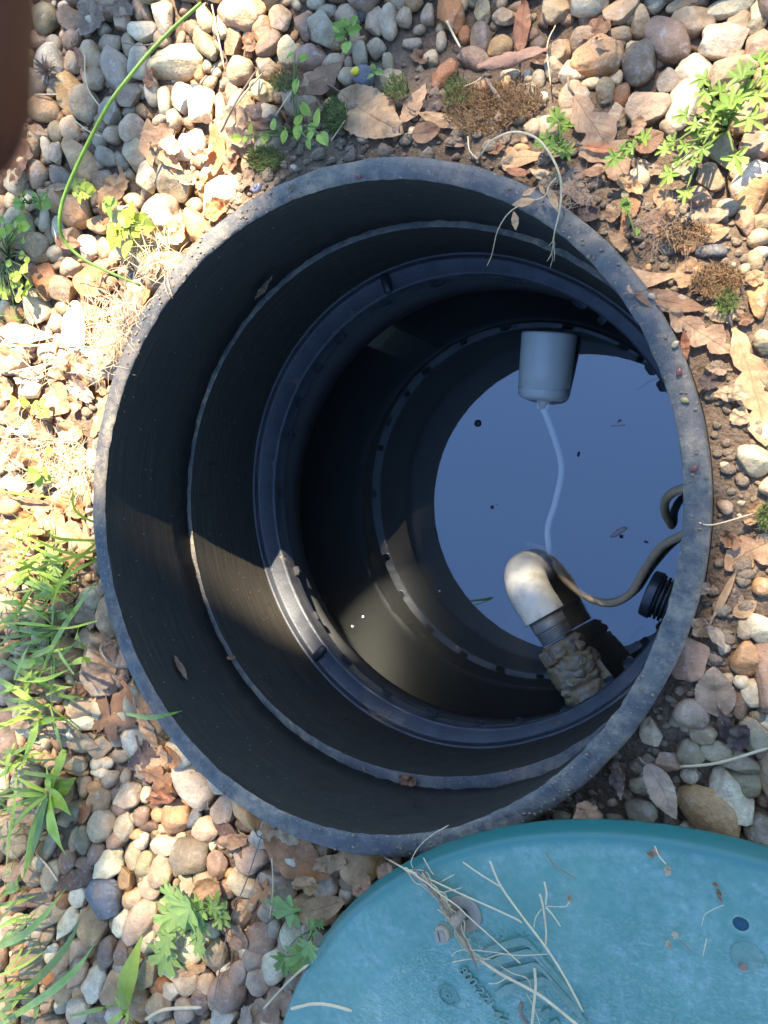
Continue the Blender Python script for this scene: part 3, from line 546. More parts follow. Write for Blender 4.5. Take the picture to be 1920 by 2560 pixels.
# ------------------------------------------------------------------ things in the riser and on the water
def text_mesh(txt, size, ext, name, mat, parent, M):
    cu = bpy.data.curves.new(name, 'FONT'); cu.body = txt; cu.size = size; cu.extrude = ext; cu.align_x = 'CENTER'; cu.align_y = 'CENTER'; cu.space_character = 1.12
    cu.offset = size * .012
    tmp = bpy.data.objects.new(name, cu); COL.objects.link(tmp); dg = bpy.context.evaluated_depsgraph_get(); dg.update()
    me = bpy.data.meshes.new_from_object(tmp.evaluated_get(dg)); bpy.data.objects.remove(tmp)
    me.materials.clear(); me.materials.append(mat); me.transform(M)
    o = bpy.data.objects.new(name, me); COL.objects.link(o)
    if parent: o.parent = parent
    return o
def nrm(v): return np.asarray(v) / np.linalg.norm(v)
# pump discharge pipe: elbow, threaded nipple, crusted union valve
A0 = at(1328, 1425, WATER_Z); B0 = A0 + [0, 0, .062]; C0 = at(1361, 1541, WATER_Z + .062); dirp = nrm(C0 - B0)
PIPE = tag(empty('discharge_pipe', A0), 'cream plastic elbow pipe rising from the water into a crusted valve', 'pipe'); po = -np.array(A0)
bend = [A0 + [0, 0, -.25], A0 + [0, 0, -.01], A0 + [0, 0, .018]] + [A0 + [0, 0, .018] + [0, 0, .046 * math.sin(t)] + dirp * .046 * (1 - math.cos(t)) for t in np.linspace(.2, math.pi / 2, 9)]
bend += [B0 + dirp * q for q in (.052, .06)] + [C0 - dirp * .001, C0, C0 + dirp * .0004]
rad = [.0285] * (len(bend) - 2) + [.0298, .0265]; rad[1] = .031; rad[0] = .024
v, f, uv = tube(bend, .03, 40)
for i in range(len(bend)):
    for j in range(40):
        c = np.asarray(bend[i]); q = np.asarray(v[i * 40 + j]); rr_ = .0305 if i not in (0, len(bend) - 1) else (.024 if i == 0 else .0285)
        v[i * 40 + j] = c + (q - c) / .03 * rr_
MB().add(v, f, uv).build('elbow', M_PVC, PIPE, origin=A0)
D0 = C0 + dirp * .038; prof = [(0, .0245), (.020, .0245)]
for k in range(6): prof += [(.0215 + k * .0032, .0247), (.0226 + k * .0032, .0226), (.0237 + k * .0032, .0226)]
def lath_axis(prof, P, d, n=40, fn=None):
    return tube([P + d * a for a, r in prof], [r for a, r in prof], n) if fn is None else fn
def axis_tube(P, d, prof, n=40, nz=0, seed=0, poly=None):
    a = nrm(np.cross(d, [0, 0, 1.0])); b = np.cross(d, a); v = []; f = []
    for k, (t, r) in enumerate(prof):
        for j in range(n):
            g = 2 * math.pi * j / n; q = r
            if poly and poly[0] <= k <= poly[1]: q = r * math.cos(math.pi / 8) / math.cos((g + math.pi / 8) % (math.pi / 4) - math.pi / 8)
            p = P + d * t + (a * math.cos(g) + b * math.sin(g)) * q
            if nz: p = p + (a * math.cos(g) + b * math.sin(g)) * nz * (noise.noise(Vector(p * 70 + seed)) + .9 * noise.noise(Vector(p * 190 + seed)) + .6 * noise.noise(Vector(p * 420 + seed)))
            v.append(p)
    for k in range(len(prof) - 1):
        for j in range(n): f.append((k * n + j, k * n + (j + 1) % n, (k + 1) * n + (j + 1) % n, (k + 1) * n + j))
    f.append(tuple(range(n - 1, -1, -1))); f.append(tuple(range((len(prof) - 1) * n, len(prof) * n))); return v, f
MB().add(*axis_tube(C0 - dirp * .004, dirp, prof, 48)).build('threaded_nipple', M_NIPPLE, PIPE, origin=A0)
vp = [(0, .0252), (.004, .0288), (.0075, .0322), (.014, .0325), (.016, .0315), (.024, .031), (.027, .028), (.031, .027), (.033, .034), (.038, .0365), (.046, .037), (.054, .037), (.062, .036), (.068, .037), (.074, .036), (.078, .031), (.082, .031), (.086, .034), (.094, .0345), (.102, .034), (.112, .033), (.114, .026), (.15, .026)]
vp = [(t * (.82 if t < .12 else 1), r_ * .98) for t, r_ in vp]; vp2 = []
for (t, r), (t2, r2) in zip(vp, vp[1:]):
    n_ = max(1, int((t2 - t) / .0022)); vp2 += [(t + (t2 - t) * q / n_, r + (r2 - r) * q / n_) for q in range(n_)]
valve = MB().add(*axis_tube(D0, dirp, vp2 + [vp[-1]], 72, .0034, 3)).build('valve_body', M_VALVE, PIPE, origin=A0)
side = nrm(np.cross(dirp, [0, 0, 1.0]))                              # to the picture's left below
def boxv(c, ax, hx, ay, hy, az, hz, bev=.15):
    v = []; f = []
    for s in (-1, 1):
        for q, w in (((1 - bev), 1), (1, (1 - bev))):
            pass
    cs = [c + ax * hx * i + ay * hy * j + az * hz * k for k in (-1, 1) for j in (-1, 1) for i in (-1, 1)]
    return cs, [(0, 2, 3, 1), (4, 5, 7, 6), (0, 1, 5, 4), (2, 6, 7, 3), (0, 4, 6, 2), (1, 3, 7, 5)]
upz = np.array([0, 0, 1.0])
mb = MB()
for (t, s, hh, r) in ((.036, -.014, .034, .013), (.044, -.022, .029, .012), (.048, -.010, .036, .009), (.040, -.027, .022, .009), (.018, -.026, .02, .008), (.064, .02, .030, .007), (.03, .024, .026, .006), (.078, .008, .034, .006), (.055, .006, .037, .006), (.084, -.016, .029, .008), (.026, -.006, .034, .005), (.030, .010, .034, .005), (.058, -.024, .024, .008), (.012, .004, .033, .004)):
    P = D0 + dirp * t + side * s + upz * (hh - .004); V, Fc = SMALL[int(t * 1000) % 10]
    V2, F2 = stone_shape(int(t * 977) + 3, True, 4); V2 = np.array([q_ * (1 + .12 * noise.noise(Vector(q_) * 4) + .09 * noise.noise(Vector(q_) * 9) + .05 * noise.noise(Vector(q_) * 19)) for q_ in V2]); mb.add((V2 * r * [1.1, .95, .75] + P).tolist(), F2)
mb.build('scale_lump', M_VALVE, valve, origin=A0)
Pb = D0 + dirp * .013 + side * .017 + upz * .029
mb = MB(); mb.add(*boxv(Pb, dirp, .010, nrm(side * .85 - upz * .5), .0095, nrm(side * .5 + upz * .85), .004))
a1, a2, a3 = dirp, nrm(side * .85 - upz * .5), nrm(side * .5 + upz * .85)
for s in (-1, 1): mb.add(*boxv(Pb + a3 * .0045 + a1 * s * .0062, a1, .0012, a2, .0062, a3, .0012)); mb.add(*boxv(Pb + a3 * .0045 + a2 * s * .0056, a1, .005, a2, .0011, a3, .0012))
mb.add(*boxv(Pb + a3 * .0044, a1, .0022, a2, .0022, a3, .0009))
mb.build('square_boss', M_VALVE, valve, smooth=False, origin=A0)
Ph = D0 + dirp * .070 - side * .036 + upz * .012
mb = MB().add(*boxv(Ph, nrm(dirp * .95 - side * .12 + upz * .02), .024, nrm(side + dirp * .12), .006, upz, .0016)).add(*boxv(Ph + dirp * .020 + upz * .005, dirp, .004, side, .008, upz, .006))
mb.build('lever', M_VALVE, PIPE, smooth=False, origin=A0)
tx = at(1323, 1538, -.40)
hexM = Matrix(((.94, .34, 0, 0), (-.34, .94, 0, 0), (0, 0, 1, 0), (0, 0, 0, 1)))
# raised hexagon mark with letters on the top of the elbow's straight end
def mark():
    c = C0 - dirp * .0185 + side * .0105; c = c + upz * math.sqrt(.0305 ** 2 - .0105 ** 2); nz_ = nrm(side * .0105 / .0305 + upz * math.sqrt(1 - (.0105 / .0305) ** 2))
    e1 = nrm(at(1343, 1510, -.41) - at(1317, 1536, -.41)); e1 = nrm(e1 - nz_ * (e1 @ nz_)); e2 = np.cross(nz_, e1)
    def pt(x, y, h): return c + e1 * x + e2 * y + nz_ * (h - (x * nrm(np.cross(dirp, nz_)) @ e1 + y * nrm(np.cross(dirp, nz_)) @ e2) ** 2 / .061)
    hx = [(-.0088, 0), (-.0055, .0062), (.0055, .0062), (.0088, 0), (.0055, -.0062), (-.0055, -.0062)]; mb = MB()
    for (x, y), (x2, y2) in zip(hx, hx[1:] + hx[:1]): mb.add(*tube([pt(x + (x2 - x) * q, y + (y2 - y) * q, .0001) for q in np.linspace(0, 1, 5)], .0006, 6))
    o = mb.build('hexagon_mark', M_PVC, PIPE, origin=A0)
    M = Matrix(((e1[0], e2[0], nz_[0], c[0] - A0[0]), (e1[1], e2[1], nz_[1], c[1] - A0[1]), (e1[2], e2[2], nz_[2], c[2] - A0[2]), (0, 0, 0, 1)))
    text_mesh('APU', .0068, .0007, 'lettering', M_PVC, PIPE, M)
mark()
# hose clamp with its screw, just under the water on the pipe
P = A0 + [0, 0, -.026]
mb = MB().add(*lathe([(.0312, P[2] - .006, P[:2]), (.0322, P[2] - .006, P[:2]), (.0322, P[2] + .006, P[:2]), (.0312, P[2] + .006, P[:2])], 48, True))
c = at(1352, 1369, P[2]); mb.add(*cyl(c + [-.014, .004, 0], c + [.009, -.001, 0], .0045, 14)); mb.add(*cyl(c + [-.021, .0055, 0], c + [-.014, .004, 0], .0055, 6))
mb.build('hose_clamp', M_STEEL, PIPE, origin=A0)

# float switch
Pa = at(1357, 995, WATER_Z + .002); Pb = at(1374, 832, WATER_Z + .014); ax = nrm(Pb - Pa); FL = tag(empty('float_switch', Pa), 'grey plastic float switch lying half sunk in the water', 'float switch')
ln = np.linalg.norm(Pb - Pa); rf = .0372
prof = [(-.004, .008), (-.003, .026), (0, .033), (.004, .0358), (.010, rf), (.0145, rf), (.0149, rf - .0007), (.0156, rf - .0007), (.016, rf), (ln * .5, rf + .0016), (ln - .004, rf + .0028), (ln - .001, rf + .0022), (ln, rf), (ln, .01)]
MB().add(*axis_tube(Pa, ax, prof, 64)).build('float_body', M_FLOAT, FL, origin=Pa)
MB().add(*axis_tube(Pa - ax * .016 - [0, 0, .008], ax, [(0, .006), (.001, .009), (.013, .0105), (.016, .0105)], 28)).build('cord_gland', M_FLOAT, FL, origin=Pa)
Pc = Pa - ax * .014 - np.array([0, 0, .007])
pts = [Pc] + [at(x, y, z) for x, y, z in ((1384, 1088, -.487), (1404, 1169, -.486), (1390, 1250, -.486), (1370, 1319, -.486), (1373, 1376, -.49), (1372, 1392, -.515))]
MB().add(*tube(crom(pts, 8), .0048, 12)).build('float_cord', M_CORD_PALE, FL, origin=Pa)

def path(pts, n=8): return crom([at(*p) for p in pts], n)
o = MB().add(*tube(path([(1745, 1318, -.36), (1707, 1338, -.375), (1655, 1367, -.405), (1613, 1423, -.44), (1578, 1482, -.460), (1528, 1508, -.474), (1470, 1494, -.481), (1420, 1456, -.484), (1392, 1420, -.490), (1378, 1404, -.51)]), .0056, 14)).build('pump_cord', M_CORD)
tag(o, 'brown rubber cord sagging from under the rim into the water by the elbow', 'cord')
o = MB().add(*tube(path([(1748, 1213, -.33), (1708, 1222, -.345), (1680, 1233, -.365), (1663, 1254, -.395), (1664, 1284, -.43), (1676, 1308, -.462), (1684, 1322, -.52)]), .0056, 14)).build('hooked_cord', M_CORD)
tag(o, 'short brown cord hooking down from the right rim into the water', 'cord')
# cable fitting through the riser's right wall
Fp = at(1617, 1480, -.235); fd = nrm(np.append((at(1690, 1510, -.235) - Fp)[:2], 0)); FIT = tag(empty('cable_fitting', Fp), 'black ribbed screw fitting poking through the right wall above the water', 'fitting')
MB().add(*axis_tube(Fp, fd, [(0, .014), (.0002, .0245), (.0012, .0258), (.0095, .0262), (.0108, .0262), (.0112, .0256)], 36)).build('fitting_cap', M_BLACK, FIT, smooth=True, origin=Fp)
prof = []
for k in range(11): q = .0112 + k * .0046; prof += [(q, .0240), (q + .0022, .0246), (q + .0026, .0205), (q + .0043, .0205)]
MB().add(*axis_tube(Fp, fd, prof, 40)).build('fitting_thread', M_BLACK, FIT, origin=Fp)
# beige board standing in the tank
W1 = at(886, 852, WATER_Z); W2 = at(938, 797, WATER_Z); e = nrm(W2 - W1); bn = np.array([-e[1], e[0], 0]); bn = bn if bn[0] < 0 else -bn
v = [p + d + [0, 0, h] for h in (.085, -.55) for p, d in ((W1, 0 * bn), (W2, 0 * bn), (W2, bn * .035), (W1, bn * .035))]
tag(mesh_obj('baffle_board', v, [(0, 1, 2, 3), (7, 6, 5, 4), (0, 4, 5, 1), (1, 5, 6, 2), (2, 6, 7, 3), (3, 7, 4, 0)], M_BEIGE, smooth=False), 'beige board standing in the murky water under the upper left flange', 'board')
# specks floating on the water
def speck(name, px, py, rx, ry, ang, col, label, cat, z=WATER_Z + .001):
    P = at(px, py, z); k = kscale(P); V, Fc = SMALL[(px * 7) % 10]; g = R(-ang); a, b = rx / k, ry / k; q = V * [a, b, min(a, b) * .35]
    q = np.c_[q[:, 0] * math.cos(g) - q[:, 1] * math.sin(g), q[:, 0] * math.sin(g) + q[:, 1] * math.cos(g), q[:, 2]] + P
    o = mesh_obj(name, q.tolist(), Fc, simple_mat(name, col, .5, var=.2)); tag(o, label, cat); return o
speck('leaf_fragment', 1546, 1330, 24, 7, -35, (.45, .33, .30), 'small pinkish leaf scrap floating on the blue water near the cords', 'leaf scrap')
speck('bubble', 1553, 1341, 5, 5, 0, (.01, .015, .03), 'tiny dark bubble beside the floating pink leaf scrap', 'bubble')
speck('straw_fragment', 1545, 1064, 17, 2, 0, (.6, .55, .5), 'short pale straw lying on the water right of the grey float', 'straw')
speck('chaff', 1548, 1052, 6, 3, -30, (.35, .2, .17), 'tiny reddish flake just above the floating pale straw', 'flake')
speck('seed', 1446, 1135, 3, 7, 10, (.03, .03, .05), 'dark seed on the water between the float cord and rim', 'seed')
speck('seed', 1194, 1058, 9, 9, 0, (.01, .012, .015), 'round dark seed floating at the left edge of the blue reflection', 'seed')
speck('seed', 1615, 1355, 6, 3, 20, (.2, .1, .07), 'tiny brown seed on the water left of the sagging cord', 'seed')
speck('seed', 1230, 1268, 4, 5, 0, (.03, .03, .04), 'small black seed alone on the water above the elbow', 'seed')
speck('chaff', 1099, 1478, 3, 3, 0, (.5, .5, .45), 'pale speck on the dark water left of the elbow', 'flake')
speck('chaff', 907, 1542, 3, 3, 0, (.7, .68, .6), 'topmost bright speck in the sunlit patch of water', 'flake')
speck('chaff', 881, 1566, 3, 3, 0, (.7, .68, .6), 'second bright speck down in the sunlit patch of water', 'flake')
speck('chaff', 865, 1605, 2.5, 2.5, 0, (.7, .68, .6), 'third bright speck down in the sunlit patch of water', 'flake')

# ------------------------------------------------------------------ teal lid with its writing and fixings
la = math.atan(LIDT); LZ0 = .03 + LIDT * (LIDC[1] + .35); LN = nrm([0, -LIDT, 1]); LTOP = .018
LM = Matrix.Translation((LIDC[0], LIDC[1], LZ0)) @ Matrix.Rotation(la, 4, 'X')
lid = tag(empty('lid', (LIDC[0], LIDC[1], LZ0)), 'round teal plastic lid lying beside the open riser', 'lid'); lid.rotation_euler = (la, 0, 0)
LMi = LM.inverted()
def lid_at(px, py, h=0.0):
    """point h above the lid's textured face, in world space"""
    d = ray(px, py); p0 = np.array([LIDC[0], LIDC[1], LZ0]) + LN * (LTOP + h); return EYE + d * (((p0 - EYE) @ LN) / (d @ LN))
def lid_l(px, py, h=0.0): return np.array(LMi @ Vector(lid_at(px, py, h)))
holes = [(lid_l(1852, 2309), .0052)]
rings = [(LIDR - .012, -.004, c0), (LIDR + .001, -.004, c0), (wob(lambda g: LIDR, .0015, .0012, 30, 3), -.001, c0), (LIDR - .001, .011, c0), (LIDR - .0035, .0165, c0), (LIDR - .007, .0185, c0), (LIDR - .012, .0188, c0), (LIDI + .004, .0186, c0), (LIDI + .001, .0186, c0), (LIDI - .001, LTOP, c0)]
rings += [(LIDI * q, LTOP, c0) for q in (.98, .9, .8, .7, .6, .45, .3, .15)] + [(.0005, LTOP, c0)]
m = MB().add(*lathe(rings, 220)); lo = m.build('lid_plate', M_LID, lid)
def lid_disc(name, px, py, r, h0, h1, mat, n=32, inner=None):
    c = lid_l(px, py); z0_ = LTOP + h0; z1_ = LTOP + h1
    rg = [(r + .0006, z0_, c[:2]), (r, z1_ - .0003, c[:2]), (r - .0006, z1_, c[:2])]
    rg += [(inner, z1_, c[:2]), (inner, z0_ + .0002, c[:2]), (.0004, z0_ + .0002, c[:2])] if inner else [(.0004, z1_, c[:2])]
    return MB().add(*lathe(rg, n)).build(name, mat, lid)
lid_disc('hole_collar', 1852, 2309, .0092, -.0005, .0007, M_LID, 32, .0052)
M_HOLE = simple_mat('lid_hole_dark', (.01, .05, .07), .8)
lid_disc('bolt_hole', 1852, 2309, .005, -.0005, .0004, M_HOLE)
lid_disc('round_pad', 1868, 2390, .0105, -.0005, .0009, M_LID)
lid_disc('round_boss', 1121, 2487, .0092, -.0005, .0012, M_LID, 40, .0078); lid_disc('boss_stud', 1121, 2487, .0030, -.0005, .0016, M_LID, 24, .0012)
for pts in ([(855, 1085), (925, 1040), (1060, 1000), (1180, 965), (1225, 975), (1270, 1010), (1659, 1470), (1659, 1515), (1262, 1052), (1210, 1030), (1080, 1060), (960, 1095), (890, 1135)],
            [(905, 1180), (1000, 1125), (1240, 1065), (1290, 1080), (1330, 1115), (1700, 1560), (1690, 1590), (1312, 1150), (1262, 1130), (1060, 1185), (940, 1235)],
            [(940, 1310), (1040, 1240), (1310, 1180), (1360, 1200), (1400, 1235), (1720, 1600), (1705, 1628), (1378, 1268), (1330, 1250), (1100, 1305), (975, 1365)],
            [(965, 1440), (1060, 1375), (1370, 1305), (1430, 1330), (1475, 1365), (1760, 1690), (1745, 1715), (1450, 1400), (1390, 1375), (1130, 1440), (1000, 1500)],
            [(1360, 1610), (1420, 1575), (1450, 1600), (1390, 1650)], [(1425, 1710), (1490, 1665), (1520, 1700), (1510, 1745), (1420, 1760)]):
    q = [lid_l(960 + x / 3.456, 2060 + y / 3.456)[:2] for x, y in pts]; n = len(q); cen = np.mean(q, 0); v = [(*p, LTOP - .0005) for p in q] + [(*p, LTOP + .0024) for p in q]
    mesh_obj('raised_band', v, [tuple(range(n, 2 * n))] + [(i, (i + 1) % n, n + (i + 1) % n, n + i) for i in range(n)], M_LID, lid, smooth=False)
p1 = lid_l(960 + 690 / 3.456, 2060 + 1262 / 3.456); p2 = lid_l(960 + 1030 / 3.456, 2060 + 1695 / 3.456); e1 = nrm(p2 - p1); up_ = np.array([-e1[1], e1[0], 0])
for ch, (x, y) in zip('800-221-44', ((690, 1262), (729, 1308), (768, 1356), (803, 1398), (838, 1438), (884, 1492), (925, 1545), (956, 1588), (987, 1636), (1032, 1690))):
    c = lid_l(960 + x / 3.456, 2060 + y / 3.456)
    text_mesh(ch, .0118, .0018, 'numeral' if ch != '-' else 'hyphen', M_LID, lid, Matrix(((e1[0], up_[0], 0, c[0]), (e1[1], up_[1], 0, c[1]), (0, 0, 1, LTOP + .0002), (0, 0, 0, 1))))
SB = lid_at(1160, 2284, .0012)
wsh = tag(empty('washer', SB), 'wide dull steel washer flat on the teal lid around the screw', 'washer')
rot = Matrix.Rotation(la, 3, 'X')
def on_lid(v, P): return [tuple(np.array(rot @ Vector(p)) + 0) for p in v]
v, f, uv = lathe([(.0148, -.001, c0), (.0148, .0006, c0), (.0144, .0010, c0), (.0052, .0010, c0), (.0048, .0006, c0), (.0048, -.001, c0)], 40); mesh_obj('washer_ring', on_lid(v, SB), f, M_STEEL, wsh)
SC0 = SB + np.array([-.001, 0, 0]); scr = tag(empty('screw', SC0), 'loosened slotted steel screw standing up out of the teal lid', 'screw')
sd = nrm(np.array([-.10, .0, .99])); pr = [(-.006, .0035)]
for k in range(9): pr += [(.001 + k * .0031, .0032), (.0019 + k * .0031, .0041), (.0025 + k * .0031, .0041), (.0034 + k * .0031, .0032)]
MB().add(*axis_tube(np.zeros(3), sd, pr, 20)).build('screw_shank', M_STEEL, scr)
MB().add(*axis_tube(np.zeros(3), sd, [(.029, .0045), (.0292, .0072), (.032, .0072), (.0325, .006)], 24)).build('seal_collar', M_LID, scr)
MB().add(*axis_tube(np.zeros(3), sd, [(.0325, .0056), (.0327, .0064), (.0362, .0066), (.0376, .0062), (.0385, .0053), (.0389, .004)], 28)).build('screw_head', M_STEEL, scr)
ee = nrm(np.array([.25, -.97, 0])); mb = MB()
for s in (-1, 1):
    q = np.cross(sd, ee) * s * .0026; mb.add(*boxv(sd * .0389 + q, ee, .0043, np.cross(sd, ee), .0017, sd, .0011))
mb.build('slot_land', M_STEEL, scr, smooth=False)
# the lid's top counts as ground for whatever lies on it
ln_ = (np.hypot(gxw - LIDC[0], gyw - LIDC[1]) < LIDR); HM[ln_] = (LZ0 + (gyw - LIDC[1]) * LIDT + LTOP + .0015)[ln_]

# ------------------------------------------------------------------ fallen leaves
def blur(A, r):
    for ax_ in (0, 1):
        C = np.cumsum(np.concatenate([np.repeat(np.take(A, [0], ax_), r + 1, ax_), A, np.repeat(np.take(A, [-1], ax_), r, ax_)], ax_), ax_)
        n = A.shape[ax_]; A = (np.take(C, range(2 * r + 1, 2 * r + 1 + n), ax_) - np.take(C, range(0, n), ax_)) / (2 * r + 1)
    return A
HS = blur(HM, 3)
def leaf_outline(kind, r):
    """width of the half blade at t in 0..1 from stalk to tip"""
    ph = r.uniform(0, 6)
    if kind == 'ovate': return lambda t, s: (math.sin(math.pi * t ** .85) ** .8) * (1 + .035 * math.sin(t * 75 + ph))
    if kind == 'lance': return lambda t, s: (math.sin(math.pi * t ** .9) ** 1.15) * (1 + .05 * math.sin(t * 23 + ph))
    if kind == 'spat': return lambda t, s: (.10 + .9 * np.clip(t, 0, 1) ** 1.5) * (1 - np.clip((t - .82) / .18, 0, 1) ** 2.6) ** .5 * 1.05 * (1 + .03 * math.sin(t * 14 + ph))
    if kind == 'oak':
        am = [r.uniform(.55, 1.1) for _ in range(12)]
        def w_(t, s):
            u = 3.1 * t + .22 * s + ph * .03; k = int(u) % 6 + (6 if s > 0 else 0); q = abs(math.sin(math.pi * u)) ** .7
            return (math.sin(math.pi * t ** 1.1) ** .6) * (.30 + .70 * q * am[k]) * (1 + .05 * math.sin(t * 60 + ph))
        return w_
    return lambda t, s: 1.0
def leaf_mesh(kind, Lh, Wh, seed, curl, fold):
    """vertices in metres: x along the midrib, y across, z up; plus faces and uv"""
    r = random.Random(seed); v = []; f = []; uv = []; o = Vector((seed * .7, seed * 1.3, 2))
    if kind in ('palm', 'scrap'):
        nr, npn = 9, 60; ph = r.uniform(0, 6)
        def rad(g):
            if kind == 'palm':
                k = int(round(2.5 * (g % 6.2832) / math.pi)) % 5; am = (.82, 1.05, .7, .95, 1.1)[(k + seed) % 5]
                lob = abs(math.cos(2.5 * (g)))  # five lobes
                return (.40 + .60 * lob ** 1.25 * am) * (1 - .30 * max(0, -math.cos(g)) ** 2) * (1 + .10 * math.sin(g * 17 + ph) * lob + .05 * math.sin(g * 31))
            return .78 + .22 * noise.noise(Vector((math.cos(g) * 1.6, math.sin(g) * 1.6, 0)) + o) + .12 * noise.noise(Vector((math.cos(g) * 6, math.sin(g) * 6, 3)) + o)
        v.append((0, 0, 0)); uv.append((0, 0))
        for k in range(1, nr + 1):
            for j in range(npn):
                g = 2 * math.pi * j / npn; q = rad(g) * k / nr; v.append((Lh * q * math.cos(g), Wh * q * math.sin(g), 0)); uv.append((k / nr * .5, math.sin(2.5 * g + 1.57)))
        for j in range(npn): f.append((0, 1 + j, 1 + (j + 1) % npn))
        for k in range(nr - 1):
            a = 1 + k * npn
            for j in range(npn): f.append((a + j, a + npn + j, a + npn + (j + 1) % npn, a + (j + 1) % npn))
    else:
        w = leaf_outline(kind, r); nu, nv_ = (46 if kind == 'oak' else 30), 6
        bend_ = r.uniform(-.25, .25)
        for i in range(nu + 1):
            t = .004 + .992 * i / nu
            for j in range(-nv_, nv_ + 1):
                s = j / nv_; ww = Wh * float(w(t, 1 if s > 0 else -1)); x = Lh * (2 * t - 1); y = ww * s + Wh * bend_ * ((2 * t - 1) ** 2 - .3); v.append((x, y, 0)); uv.append((t, s))
        m_ = 2 * nv_ + 1
        for i in range(nu):
            for j in range(2 * nv_): a = i * m_ + j; f.append((a, a + m_, a + m_ + 1, a + 1))
    V = np.array(v); sz = max(Lh, Wh); crump = (.24 if kind == 'scrap' else .10)
    for i, p in enumerate(V):
        q = Vector((p[0] / sz, p[1] / sz, 0)); zc = crump * sz * (noise.noise(q * 1.7 + o) + .5 * noise.noise(q * 3.8 + o) + .2 * noise.noise(q * 9 + o))
        sidek = abs(p[1]) / (Wh + 1e-6); zc += fold * Wh * sidek + curl * Lh * (p[0] / Lh) ** 2
        if kind == 'scrap': zc += .5 * Wh * (math.hypot(p[0] / Lh, p[1] / Wh)) ** 3 * max(0, noise.noise(q * 1.3 + o * 2) + .3)
        V[i, 2] = zc
    # shrink a little sideways where the edge stands up
    return V, f, uv
LCOL = dict(tan=(.44, .30, .17), pale=(.52, .42, .28), brown=(.24, .145, .085), red=(.31, .145, .075), orange=(.44, .23, .10), pink=(.40, .265, .16), lilac=(.35, .24, .155), grey=(.34, .275, .205), dark=(.115, .085, .075), greyb=(.26, .20, .15), white=(.58, .50, .38))
LWORD = dict(tan='tan', pale='pale straw-coloured', brown='brown', red='reddish brown', orange='orange-tan', pink='pinkish tan', lilac='lilac-brown', grey='grey', dark='dark grey-brown', greyb='grey-brown', white='bleached pale')
KWORD = dict(ovate='oval dead leaf', lance='narrow dead leaf', spat='spoon-shaped dead leaf', oak='lobed oak leaf', palm='star-shaped dead leaf', scrap='crumpled dead leaf')
